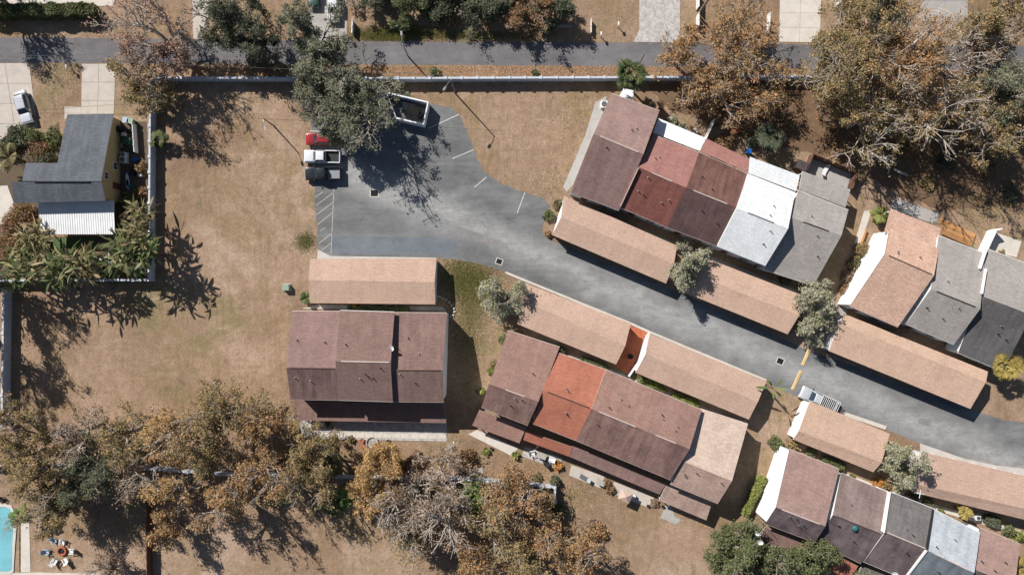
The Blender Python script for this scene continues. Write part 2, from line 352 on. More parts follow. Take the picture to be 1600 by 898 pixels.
# ------------------------------------------------------------------ ground sheets
def sheet(name, poly, z, mat, label=None, cat=None, th=0.0, parent=None, excl=True, structure=True):
    if excl: EXCL.append(np.array(poly, float))
    P = [W(x, y) for x, y in poly]; m = MB()
    if th: m.prism(P, z - th, z)
    else:
        ar = sum(P[i].x * P[(i + 1) % len(P)].y - P[(i + 1) % len(P)].x * P[i].y for i in range(len(P)))
        if ar < 0: P.reverse()
        m.face([(p.x, p.y, z) for p in P])
    o = m.build(name, mat, parent)
    if parent is None: tag(o, label, cat, kind='structure' if structure else None)
    return o
def strip(a, b, w, z, mat, name, parent, th=0.0):
    A, B = W(*a), W(*b); d = (B - A).normalized(); n = Vector((-d.y, d.x, 0)) * w / 2
    m = MB(); P = [A - n, B - n, B + n, A + n]
    if th: m.prism(P, 0.002, z)
    else: m.face([(p.x, p.y, z) for p in P])
    return m.build(name, mat, parent)

m = MB(); GS = 1500
m.face([(-GS, -GS, 0), (GS, -GS, 0), (GS, GS, 0), (-GS, GS, 0)])
tag(m.build('ground', M['ground']), 'dry brown dormant lawn ground of the whole neighbourhood', 'ground', kind='structure')
LOT = [(484, 172), (488, 240), (492, 310), (497, 390), (517, 400), (682, 403), (720, 406), (751, 412), (775, 419), (792, 426), (825, 441), (985, 506), (1196, 596), (1240, 617),
       (1318, 648), (1384, 670), (1438, 693), (1507, 717), (1558, 728), (1660, 740), (1660, 671), (1600, 661), (1569, 656), (1535, 645), (1300, 560), (1260, 545), (1225, 530),
       (1050, 452), (887, 386), (859, 374), (846, 363), (852, 343), (859, 320), (851, 310), (820, 301), (800, 293), (785, 288), (771, 279), (760, 271), (753, 263), (745, 248), (740, 232), (735, 216), (730, 205), (720, 184), (707, 169), (682, 164), (600, 145), (500, 165)]
def rough(poly, amp, seed):
    rg = random.Random(seed); out = []
    for i in range(len(poly)):
        (x0, y0), (x1, y1) = poly[i], poly[(i + 1) % len(poly)]; d = math.hypot(x1 - x0, y1 - y0); k = max(1, int(d / 6))
        for j in range(k): t_ = j / k; out.append((x0 + (x1 - x0) * t_ + rg.uniform(-amp, amp), y0 + (y1 - y0) * t_ + rg.uniform(-amp, amp)))
    return out
lot = sheet('parking_lot', rough(LOT, 1.1, 5), 0.012, M['lot'], 'blue-grey asphalt parking court and driveway between the carports', 'road')
STREET = [(-60, 58), (300, 61), (580, 65), (1000, 67), (1700, 73), (1700, 112), (1265, 107), (1000, 104), (580, 101), (300, 99), (-60, 98)]
street = sheet('street', rough(STREET, .8, 6), 0.012, M['street'], 'straight grey asphalt street along the perimeter wall', 'road')
for q, mt in (([(514, 368), (690, 372), (712, 376), (709, 398), (560, 397), (518, 396)], 'seal'), ([(712, 352), (792, 380), (796, 390), (710, 368)], 'patch'),
              ([(1437, 652), (1455, 656), (1452, 666), (1434, 660)], 'patch'), ([(640, 64.5), (655, 64.7), (660, 100.5), (646, 100.5)], 'street')):
    sheet('asphalt_patch', q, 0.016, M[mt], parent=lot if mt != 'street' else street, excl=False)
Z6 = lambda x, y: (400 + x / 3.905, 220 + y / 3.905)
for a, b, w in (((475, 290), (458, 695), .11), ((360, 345), (408, 312), .12), ((368, 393), (475, 315), .12), ((372, 450), (470, 375), .12), ((375, 512), (468, 437), .12),
                ((390, 552), (425, 528), .09), ((383, 627), (465, 562), .12), ((398, 670), (455, 625), .12)):
    strip(Z6(*a), Z6(*b), w, 0.022, M['liney'], 'painted_stripe', lot)
for a, b in (((707, 248), (740, 234)), ((741, 293), (760, 277)), ((820, 301), (808, 333)), ((669, 201), (717, 179)), ((485, 205), (509, 205.5))):
    strip(a, b, 0.14, 0.022, M['line'], 'painted_stripe', lot)
# concrete aprons, kerbs and gutters
sheet('concrete_apron', [(497, 390), (517, 400), (682, 402.5), (682, 412), (495, 410)], 0.05, M['apron'], 'pale concrete apron in front of the carport beside the hatched bay', 'apron', th=0.05)
for nm, pts, w in (('kerb', [(790, 425.5), (825, 440), (985, 505), (1014, 518), (1197, 594)], .35), ('kerb', [(1318, 645.5), (1384, 668)], .6)):
    for i in range(len(pts) - 1): tag(strip(pts[i], pts[i + 1], w, 0.11, M['conc'], 'kerb', None, 0.1), None, None, kind='structure')
sheet('gutter', [(1437, 692), (1507, 716), (1558, 727), (1660, 739), (1660, 750), (1600, 744), (1560, 738), (1500, 727), (1438, 706)], 0.04, M['apron'], 'wide pale concrete gutter along the curve', 'kerb', th=0.04)
# driveways: each cast slab is a piece
def slabs(name, label, quad, nu, nv, mat, gap=0.03, z=0.05):
    EXCL.append(np.array(quad, float)); P = [W(x, y) for x, y in quad]; c = sum(P, Vector()) / 4
    root = empty(name, c, label, 'driveway'); tag(root, kind='structure')
    def at(u, v): return (P[0] * (1 - u) + P[1] * u) * (1 - v) + (P[3] * (1 - u) + P[2] * u) * v
    for i in range(nu):
        for j in range(nv):
            q = [at(i / nu, j / nv), at((i + 1) / nu, j / nv), at((i + 1) / nu, (j + 1) / nv), at(i / nu, (j + 1) / nv)]
            cc = sum(q, Vector()) / 4; q = [p + (cc - p).normalized() * gap for p in q]
            mm = MB(); mm.prism(q, 0.0, z + random.uniform(-.008, .008)); mm.build('slab', mat, root, origin=c)
    return root
random.seed(4)
slabs('driveway', 'pale concrete driveway in slabs beside the upper left street corner house', [(128, 100), (181, 100), (178, 186), (127, 186)], 2, 3, M['conc_p'])
slabs('driveway', 'slanting pale concrete driveway under the silver-white car', [(-30, 99), (46, 99), (62, 225), (-8, 225)], 2, 4, M['conc_p'])
sheet('walkway', [(101, 167), (127, 167), (127, 186), (101, 186)], 0.04, M['conc_p'], 'small concrete walk beside the slate roofed house', 'path', th=0.04)
slabs('driveway', 'light concrete driveway of square slabs crossed by a pole shadow', [(1219, -25), (1284, -25), (1281, 67), (1217, 66)], 2, 4, M['conc'])
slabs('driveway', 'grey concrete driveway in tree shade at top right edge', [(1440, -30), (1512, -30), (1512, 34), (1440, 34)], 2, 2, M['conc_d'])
sheet('driveway', [(999, -25), (1063, -25), (1062, 62), (1066, 67), (990, 66), (999, 46)], 0.05, M['pavers'], 'grey paver driveway beside two mailboxes on the street', 'driveway', th=0.05)
sheet('driveway', [(482, -30), (542, -30), (542, 66), (482, 64)], 0.05, M['conc_d'], 'grey driveway with parked cars half under the street oak', 'driveway', th=0.05)
sheet('driveway', [(300, -30), (330, -30), (322, 62), (302, 61)], 0.05, M['conc_p'], 'narrow bright driveway between the pinkish oak and dark oak', 'driveway', th=0.05)
sheet('driveway', [(-60, -30), (182, -30), (178, 10), (-60, 8)], 0.05, M['conc'], 'white concrete forecourt behind the long hedge at the top left', 'driveway', th=0.05)

M['shade_mould'] = concrete('shade_toned_leaf_mould', S(122, 98, 76), 0.5)  # leaf-mould brown, with the shade under the oaks painted into its colour
sheet('shade_toned_woodland_floor', rough([(1010, 130), (1285, 128), (1330, 112), (1660, 112), (1660, 335), (1560, 322), (1470, 330), (1400, 300), (1345, 270), (1262, 238), (1180, 222), (1100, 190), (1040, 168)], 2, 9), .006, M['shade_mould'], 'brown leaf-strewn ground under the upper right oaks, coloured dark for their shade', 'ground', excl=False)
M['soil'] = concrete('dark_mulch', S(104, 90, 74), 1.2)
sheet('planting_bed', [(-30, 205), (60, 225), (92, 190), (100, 250), (60, 300), (60, 370), (178, 370), (186, 190), (230, 190), (236, 434), (-30, 434)], .006, M['soil'], 'dark mulched planting beds round the neighbour house', 'soil', excl=False)
# ------------------------------------------------------------------ windows and doors (shared meshes)
m = MB(); m.box((0, 0.0, 0), (1.5, 0.10, 1.3)); win0 = m.build('window', M['trim'])
m = MB(); m.box((-.34, 0.0, 0), (.62, 0.125, 1.1)); m.box((.34, 0.0, 0), (.62, 0.125, 1.1)); pan0 = m.build('pane', M['glass'])
m = MB(); m.box((0, 0, 1.03), (1.0, 0.10, 2.06)); door0 = m.build('door', M['door'])
m = MB(); m.box((.38, 0, 1.0), (.06, 0.18, .12)); han0 = m.build('handle', M['metalg'])
ME = {k: o.data for k, o in (('win', win0), ('pan', pan0), ('door', door0), ('han', han0))}
for o in (win0, pan0, door0, han0): bpy.data.objects.remove(o)
def put_window(root, org, p, ang, s=1.0):
    o = link('window', ME['win'], root, p - org); o.rotation_euler = (0, 0, ang); o.scale = (s, 1, s)
    link('pane', ME['pan'], o)
def put_door(root, org, p, ang):
    o = link('door', ME['door'], root, p - org); o.rotation_euler = (0, 0, ang); link('handle', ME['han'], o)

# ------------------------------------------------------------------ houses
def lerp(a, b, t): return a + (b - a) * t
def debris(parent, org, planes, n, seed):
    """fallen leaves lying on a roof (uncountable)"""
    rng_ = np.random.default_rng(900 + seed); C_ = []
    for P_ in planes:
        for i in range(n):
            u, v = rng_.uniform(0, 1), rng_.beta(.7, .9); p = lerp(lerp(P_[0], P_[1], u), lerp(P_[3], P_[2], u), v) - org; C_.append((p.x, p.y, p.z + .02))
    V, F = leaf_quads(rng_, np.array(C_), .05, 3.0, .7); link('leaf_debris', fast_mesh('leaf_debris', V, F, M['debris']), parent)['kind'] = 'stuff'
M['debris'] = plain('dry_leaf_debris', S(124, 102, 82), .95, .3, 3)
def leaf_quads(rng, C, size, flat=0.55, aspect=0.55):
    """one small folded-looking rhombus per point"""
    n = len(C); nr = rng.normal(size=(n, 3)); nr[:, 2] = np.abs(nr[:, 2]) + flat; nr /= np.linalg.norm(nr, axis=1)[:, None]
    u = np.cross(nr, rng.normal(size=(n, 3))); u /= np.linalg.norm(u, axis=1)[:, None] + 1e-9; w = np.cross(nr, u)
    s = size * rng.gamma(4.0, .25, (n, 1)).clip(.4, 2.2); u = u * s; w = w * s * aspect
    V = np.stack([C - u, C - w, C + u, C + w], 1).reshape(-1, 3); F = np.arange(4 * n).reshape(-1, 4)
    return V, F
def unit(root, org, px, zu, zr, zl, mu, ml, wall='wallw', ridge=True, front='lower', trim='trimd', ridge_mat='trim', vents=3, seed=0, inset=0.3):
    """one gabled dwelling of a row: px = upper eave l/r, ridge l/r, lower eave l/r"""
    rg = random.Random(seed)
    A, B, R1, R2, C, D = [W(x, y, z) for (x, y), z in zip(px, (zu, zu, zr, zr, zl, zl))]
    ax = (R2 - R1).normalized()
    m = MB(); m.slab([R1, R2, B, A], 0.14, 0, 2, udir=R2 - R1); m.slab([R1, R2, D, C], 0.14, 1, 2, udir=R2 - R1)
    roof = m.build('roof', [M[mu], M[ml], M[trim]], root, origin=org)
    rm = MB()
    if ridge:
        a, b = (lerp(R1, R2, .12), lerp(R1, R2, .9)) if ridge is True else (lerp(R1, R2, ridge[0]), lerp(R1, R2, ridge[1]))
        dn = Vector((-ax.y, ax.x, 0)) * 0.095
        rm.loft([a - dn - Vector((0, 0, .05)), b - dn - Vector((0, 0, .05)), b + dn - Vector((0, 0, .05)), a + dn - Vector((0, 0, .05))],
                [a - dn * .6 + Vector((0, 0, .07)), b - dn * .6 + Vector((0, 0, .07)), b + dn * .6 + Vector((0, 0, .07)), a + dn * .6 + Vector((0, 0, .07))])
        rm.build('ridge_vent', M['ridge' if ridge_mat == 'trim' else ridge_mat], roof, origin=org)
    for (p, q) in ((A, B), (C, D)):
        gm = MB(); gm.tube([p - Vector((0, 0, .07)), q - Vector((0, 0, .07))], .075, 5); gm.build('gutter', M['trim' if trim == 'trim' else 'ridge'], root, origin=org)
    debris(roof, org, ((R1, R2, B, A), (R1, R2, D, C)), 22, seed)
    for i in range(vents + 1):
        up = rg.random() < .35
        u, v = rg.uniform(.15, .85), rg.uniform(.12, .55)
        p = lerp(lerp(R1, R2, u), lerp(A, B, u) if up else lerp(C, D, u), v)
        vm = MB(); vm.lathe(p - Vector((0, 0, .05)), [(.16, 0), (.11, .08), (.07, .1), (.06, .5), (.0, .5)], 8); vm.build('vent_pipe', M['dark' if rg.random() < .5 else 'metalg'], roof, origin=org)
    # walls: closed gabled prism under the roof
    def ins(p, q, e): d = (q - p); d.z = 0; return p + d.normalized() * e
    a2, c2 = ins(A, C, inset), ins(C, A, inset); b2, d2 = ins(B, D, inset), ins(D, B, inset)
    e = ax * 0.12; a2 = a2 + e; c2 = c2 + e; r1 = R1 + e; b2 = b2 - e; d2 = d2 - e; r2 = R2 - e
    dz = Vector((0, 0, -.17)); a2, b2, c2, d2, r1, r2 = [p + dz for p in (a2, b2, c2, d2, r1, r2)]
    f0 = lambda p: Vector((p.x, p.y, 0))
    m = MB()
    m.face([f0(b2), f0(a2), a2, b2]); m.face([f0(c2), f0(d2), d2, c2])
    m.face([f0(a2), f0(c2), c2, r1, a2]); m.face([f0(d2), f0(b2), b2, r2, d2])
    m.build('wall', M[wall], root, origin=org)
    for side, (p, q) in (('upper', (a2, b2)), ('lower', (c2, d2))):
        d = f0(q - p); ang = math.atan2(d.y, d.x); w = d.length
        if w < 3: continue
        for t_ in (.27, .73):
            if max(p.z, q.z) > 4: put_window(root, org, f0(lerp(p, q, t_)) + Vector((0, 0, 3.45)), ang)
        if side == front:
            put_door(root, org, f0(lerp(p, q, .3)), ang); put_window(root, org, f0(lerp(p, q, .72)) + Vector((0, 0, 1.4)), ang)
        else:
            put_window(root, org, f0(lerp(p, q, .5)) + Vector((0, 0, 1.2)), ang, 1.4)
    return roof
def lowroof(root, org, quad, z1, z2, mat, trim='trim', posts=3, name='porch_roof', wallin=False):
    """lean-to roof: quad = wall side l/r then outer edge r/l"""
    P = [W(quad[0][0], quad[0][1], z1), W(quad[1][0], quad[1][1], z1), W(quad[2][0], quad[2][1], z2), W(quad[3][0], quad[3][1], z2)]
    m = MB(); m.slab(P, 0.12, 0, 1, udir=P[1] - P[0]); o = m.build(name, [M[mat], M[trim]], root, origin=org)
    for i in range(posts):
        t_ = .03 + .94 * i / max(1, posts - 1); p = lerp(lerp(P[3], P[2], t_), lerp(P[0], P[1], t_), .08)
        m = MB(); m.box((p.x, p.y, (z2 - .08) / 2), (.14, .14, z2 - .08)); m.build('post', M['trim'], root, origin=org)
    return o

# --- B2: three-dwelling block left of centre
def row(name, label, px, py): 
    p = W(px, py); return empty(name, p, label, 'townhouse'), p
b2, o2 = row('townhouse_row', 'brown roofed block of three dwellings with a long dark back porch, below the hatched bay', 575, 570)
unit(b2, o2, [(456.3, 486), (531.9, 486), (447.4, 574.4), (524.2, 575.7), (453.8, 623.9), (529.3, 624.9)], 4.6, 7.1, 5.7, 'r_mauveg', 'r_brownd', front='upper', ridge=(.05, .98), ridge_mat='trimd', seed=1)
unit(b2, o2, [(531.9, 484.8), (616.4, 487.4), (524.2, 564.2), (610, 566), (529.3, 624.9), (613.8, 627.5)], 5.2, 8.0, 6.2, 'r_brown', 'r_brown', front='upper', ridge=(.1, .98), seed=2, vents=5, trim='trim')
unit(b2, o2, [(614.5, 488), (698.3, 488.7), (608.5, 578.3), (692, 578.3), (609, 627.5), (693.2, 628.2)], 4.3, 7.0, 5.5, 'r_brown', 'r_brown', front='upper', ridge=(.15, .96), ridge_mat='trimd', seed=3)
lowroof(b2, o2, [(459.5, 624.5), (694.5, 626.5), (697, 660.7), (462.7, 656.4)], 2.4, 2.15, 'r_brown', posts=7)
sheet('patio', [(470, 650), (698, 653), (698, 689), (470, 685)], 0.06, M['pavers'], 'long paver patio behind the three-dwelling block', 'patio', th=0.06)

pb = empty('patio_border', W(584, 688), 'white border slabs along the outer edge of the long back patio', 'patio border')
for i in range(16):
    a_, b_ = W(470.5 + i * 14.2, 681.5 + i * .25), W(484.3 + i * 14.2, 681.7 + i * .25); m = MB(); m.prism([a_, b_, b_ + Vector((0, .7, 0)), a_ + Vector((0, .7, 0))], .062, .1); m.build('slab', M['conc'], pb, origin=W(584, 688))

# --- B3: lower middle row
b3, o3 = row('townhouse_row', 'long brown row with one orange roofed dwelling and a tan end dwelling', 950, 655)
unit(b3, o3, [(794.2, 516), (874.4, 542), (764.1, 599.2), (841.3, 627.3), (752, 636), (824.5, 664.5)], 4.7, 6.7, 5.3, 'r_rose', 'r_dusk', front='upper', ridge=(.33, .72), seed=11)
unit(b3, o3, [(869.4, 550), (946.6, 577.2), (848.3, 609.3), (924.5, 638.3), (832.3, 661.4), (900, 688)], 4.6, 6.4, 5.0, 'r_orange', 'r_orange', front='upper', ridge=(.1, .95), ridge_mat='trimd', trim='trimt', seed=12)
unit(b3, o3, [(946.6, 577.2), (1021.5, 608.6), (924.5, 638.3), (1001, 669.7), (900, 688), (973.7, 718.6)], 4.8, 6.8, 5.3, 'r_rose', 'r_dusk', front='upper', ridge=(.14, .9), seed=13)
unit(b3, o3, [(1021.7, 608.7), (1096.5, 640), (1001.2, 669.8), (1077.5, 701.2), (973.9, 718.7), (1047.4, 749.3)], 4.82, 6.82, 5.32, 'r_rose', 'r_dusk', front='upper', ridge=(.3, .72), seed=14)
unit(b3, o3, [(1094, 638), (1168.7, 662), (1067.5, 720.2), (1143.7, 751.3), (1047.4, 756.3), (1121.6, 786.4)], 4.0, 5.8, 4.6, 'r_tan', 'r_taupe', front='upper', ridge=(.12, .92), ridge_mat='trimt', trim='trimt', seed=15)
lowroof(b3, o3, [(749, 640), (822, 668), (811.5, 692.3), (738, 664.4)], 2.8, 2.3, 'r_rose')
lowroof(b3, o3, [(822, 673), (895, 698), (889, 713), (818, 687)], 2.75, 2.3, 'r_orange')
lowroof(b3, o3, [(894.5, 696), (1041, 755.5), (1030.4, 772.3), (889.5, 713)], 2.7, 2.3, 'r_brownb', posts=5)
lowroof(b3, o3, [(1041.6, 756.3), (1112.6, 785), (1103.6, 812.4), (1029.4, 781.4)], 2.6, 2.2, 'r_taupe')
# --- B4: upper right row
b4, o4 = row('townhouse_row', 'upper right row stepping from brown and red roofs to white and grey roofs', 1120, 300)
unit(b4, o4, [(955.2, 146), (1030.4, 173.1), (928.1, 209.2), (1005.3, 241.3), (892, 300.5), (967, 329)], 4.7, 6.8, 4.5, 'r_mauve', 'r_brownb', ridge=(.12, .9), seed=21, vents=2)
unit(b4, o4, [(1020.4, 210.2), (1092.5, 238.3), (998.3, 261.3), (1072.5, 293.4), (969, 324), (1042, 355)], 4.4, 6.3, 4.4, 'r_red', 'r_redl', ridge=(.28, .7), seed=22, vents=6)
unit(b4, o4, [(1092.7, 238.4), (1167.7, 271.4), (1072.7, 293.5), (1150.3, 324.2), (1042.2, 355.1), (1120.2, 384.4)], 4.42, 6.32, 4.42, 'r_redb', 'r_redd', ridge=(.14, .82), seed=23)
unit(b4, o4, [(1168, 271.6), (1242.5, 301), (1151.3, 325.2), (1231.5, 357.3), (1120.4, 384.6), (1196, 415)], 4.8, 7.3, 5.3, 'r_white', 'r_white', ridge=(.22, .72), ridge_mat='metalg', trim='trim', seed=24)
unit(b4, o4, [(1247, 297.2), (1325.7, 328.2), (1235, 339.3), (1314.7, 368.3), (1193, 421), (1271, 446)], 4.1, 5.9, 3.8, 'r_grey', 'r_grey', ridge=(.25, .75), ridge_mat='dark', trim='trim', seed=25, vents=2)
lowroof(b4, o4, [(1020.5, 207.5), (1093.5, 236), (1103, 216), (1029, 185)], 3.3, 2.9, 'wallb', posts=4)
lowroof(b4, o4, [(1094.5, 236.5), (1168, 269), (1171, 249), (1104, 216.5)], 3.25, 2.8, 'r_red')
lowroof(b4, o4, [(1169.5, 270.5), (1244, 299), (1249.5, 274), (1172, 245)], 3.3, 2.8, 'r_white')
lowroof(b4, o4, [(1249, 296), (1321, 324), (1329, 296), (1253.5, 267)], 3.3, 2.9, 'r_grey')
# --- B5: right row
b5, o5 = row('townhouse_row', 'right hand row with a speckled sienna roof, white side wall and grey roofs', 1450, 440)
unit(b5, o5, [(1390, 358), (1467.5, 388), (1383, 396.5), (1459.5, 430.3), (1328, 478.4), (1403, 511)], 4.5, 6.8, 4.5, 'r_sienna', 'r_sienna', wall='wallb', ridge=(.08, .95), ridge_mat='trimd', seed=31, vents=2)
unit(b5, o5, [(1466.5, 368), (1539.7, 396.2), (1454.4, 451.4), (1531.6, 482.4), (1415.3, 506), (1490.5, 538.2)], 4.0, 6.4, 4.0, 'r_grey', 'r_grey', wall='wallb', ridge=(.12, .9), ridge_mat='dark', trim='trim', seed=32)
unit(b5, o5, [(1541.5, 388.2), (1619, 417), (1530.5, 461), (1612, 492), (1497, 551), (1567, 580)], 3.5, 5.6, 3.4, 'r_grey', 'r_char', wall='wallb', ridge=False, trim='trim', seed=33, vents=2)
lowroof(b5, o5, [(1381.5, 363), (1462, 391), (1470.5, 357), (1391.3, 326)], 4.35, 2.9, 'r_sienna', trim='trimd')
# --- B6: lower right row
b6, o6 = row('townhouse_row', 'lower right row of stepped dwellings ending in a pale blue-grey roof', 1380, 820)
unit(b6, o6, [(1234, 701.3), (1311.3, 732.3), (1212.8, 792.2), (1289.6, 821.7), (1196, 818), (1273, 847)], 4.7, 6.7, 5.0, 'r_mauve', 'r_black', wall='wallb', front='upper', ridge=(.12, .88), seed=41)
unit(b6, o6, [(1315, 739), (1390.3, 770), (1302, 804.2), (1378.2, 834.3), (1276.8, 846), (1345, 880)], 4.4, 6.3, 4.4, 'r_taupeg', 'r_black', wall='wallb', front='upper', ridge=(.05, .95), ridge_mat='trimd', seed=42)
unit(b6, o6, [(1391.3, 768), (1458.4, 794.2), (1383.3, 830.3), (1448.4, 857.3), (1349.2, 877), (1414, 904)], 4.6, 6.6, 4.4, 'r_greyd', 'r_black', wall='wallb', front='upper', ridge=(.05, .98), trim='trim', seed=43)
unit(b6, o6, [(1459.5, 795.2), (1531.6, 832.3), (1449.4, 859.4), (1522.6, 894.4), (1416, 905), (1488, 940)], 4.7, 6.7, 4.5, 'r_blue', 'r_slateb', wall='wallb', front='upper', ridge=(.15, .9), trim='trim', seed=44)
unit(b6, o6, [(1531, 824), (1593.8, 849.3), (1521, 888), (1586, 915), (1488, 938), (1553, 965)], 4.0, 5.9, 4.0, 'r_mauve', 'r_black', wall='wallb', front='upper', ridge=False, seed=45)
lowroof(b6, o6, [(1273, 850), (1341, 884), (1326, 905), (1262, 872)], 3.2, 2.7, 'r_orange')
lowroof(b6, o6, [(1195, 823), (1271, 851), (1258, 876), (1185, 846)], 3.2, 2.7, 'r_brown')
lowroof(b6, o6, [(1346, 884), (1413, 910), (1400, 935), (1335, 908)], 3.2, 2.7, 'r_greyd')
# white fire-wall trims between stepped roofs, each a parapet of its own
def parapet(root, org, a, b, za, zb, th=.22, mat='trim'):
    A, B = W(a[0], a[1], za), W(b[0], b[1], zb); d = Vector((B.x - A.x, B.y - A.y, 0)).normalized(); n = Vector((-d.y, d.x, 0)) * th / 2
    m = MB(); dz = Vector((0, 0, .9))
    m.loft([A - n - dz, B - n - dz, B + n - dz, A + n - dz], [A - n, B - n, B + n, A + n]); m.build('parapet', M[mat], root, origin=org)
parapet(b5, o5, (1542.5, 388), (1532, 420), 4.3, 5.2); parapet(b5, o5, (1541.5, 420), (1535, 459), 5.0, 6.1)
parapet(b6, o6, (1391, 769), (1381.5, 832), 4.95, 6.95, .2); parapet(b6, o6, (1459, 795.5), (1449.2, 858), 4.95, 7.0, .14, 'dark')
parapet(b6, o6, (1448.5, 860), (1415.5, 903), 6.9, 4.8, .2)
parapet(b3, o3, (946.8, 577.3), (924.6, 638.4), 4.8, 6.6, .12, 'trimt'); parapet(b4, o4, (998.2, 261.5), (969.3, 323), 6.75, 4.9, .12, 'trimt')

# --- B1: left neighbour, slate roof and yellow gable
b1 = empty('house', W(105, 270), 'slate roofed house with a yellow gable wall and white metal porch roof', 'house'); o1 = W(105, 270)
P = [W(105, 179, 2.6), W(176.7, 178, 2.6), W(157.5, 283, 5.5), W(34.6, 282.7, 5.5), W(39.7, 254.6, 4.75), W(89.6, 254.6, 4.75)]
ya, yb = P[0].y, P[2].y
for p in P: p.z = 2.6 + (5.5 - 2.6) * (p.y - ya) / (yb - ya)
P[2].z = P[3].z = 5.5
m = MB(); m.slab(P, .15, 0, 1, udir=(1, 0, 0))
Q = [W(18, 284.2, 5.45), W(157.8, 284.2, 5.45), W(164, 313.5, 4.6), W(22, 317, 4.6)]
m.slab(Q, .15, 0, 1, udir=(1, 0, 0)); roof1 = m.build('roof', [M['r_slate'], M['trim']], b1, origin=o1)
m = MB(); m.tube([W(52, 283.8, 5.56), W(140, 283.8, 5.56)], .09, 6); m.build('ridge_vent', M['dark'], roof1, origin=o1)
m = MB(); xr = W(188, 178).x
prof = [(P[1].y - .35, P[1].z - .3), (P[2].y, 5.25), (Q[2].y + .3, 4.4)]
f = [(xr, prof[0][0], 0), (xr, prof[0][0], prof[0][1]), (xr, prof[1][0], prof[1][1]), (xr, prof[2][0], prof[2][1]), (xr, prof[2][0], 0)]
xl = P[0].x + .35; xm = P[4].x + .4
m.face(f); m.face([(xl, prof[0][0], 0), (xl, prof[0][0], prof[0][1]), (xr, prof[0][0], prof[0][1]), (xr, prof[0][0], 0)])
yw = P[4].y - .3; zw = P[4].z - .3
m.face([(xl, prof[0][0], 0), (xl, yw, 0), (xl, yw, zw), (xl, prof[0][0], prof[0][1])])
m.face([(xm, yw, 0), (xm, yw, zw), (xl, yw, zw), (xl, yw, 0)])
m.face([(xm, yw, 0), (xm, prof[2][0], 0), (xm, prof[2][0], 4.4), (xm, prof[1][0], 5.25), (xm, yw, zw)])
m.face([(xm, prof[2][0], 0), (xr, prof[2][0], 0), (xr, prof[2][0], 4.4), (xm, prof[2][0], 4.4)])
m.build('wall', M['wally'], b1, origin=o1)
put_window(b1, o1, Vector((xr, W(0, 275, 3.4).y, 3.7)), R(90), .7); put_window(b1, o1, Vector((xr, W(0, 262).y, 1.4)), R(90), .8)
put_door(b1, o1, Vector((xr, W(0, 292).y, 0)), R(90)); put_window(b1, o1, Vector((W(150, 0).x, prof[0][0], 1.3)), 0)
P = [W(60.2, 314.7, 3.1), W(178, 313.5, 3.1), W(178.5, 366, 2.6), W(62.7, 366, 2.6)]
m = MB(); m.slab(P, .08, 0, 0, udir=(1, 0, 0)); pr = m.build('porch_roof', M['wallb'], b1, origin=o1)
m = MB()
for i in range(33):
    a, b = lerp(P[0], P[1], i / 32), lerp(P[3], P[2], i / 32); m.box(((a + b) / 2 + Vector((0, 0, .02))), (.05, (a - b).length, .03), rx=math.atan2(a.z - b.z, a.y - b.y))
m.build('roof_ribs', M['wallb'], pr, origin=o1)['kind'] = 'stuff'
for i in range(4):
    p = lerp(P[3], P[2], .03 + .94 * i / 3); m = MB(); m.box((p.x, p.y + .15, 1.26), (.12, .12, 2.52)); m.build('post', M['trim'], b1, origin=o1)
sheet('patio', [(70, 372), (150, 372), (148, 402), (74, 402)], 0.03, M['turf'], 'green artificial turf patch behind the white metal porch roof', 'turf', th=.03)
sheet('patio', [(-20, 292), (12, 290), (22, 318), (16, 350), (-20, 352)], 0.05, M['conc'], 'curved white patio left of the slate roofed house', 'patio', th=.05)

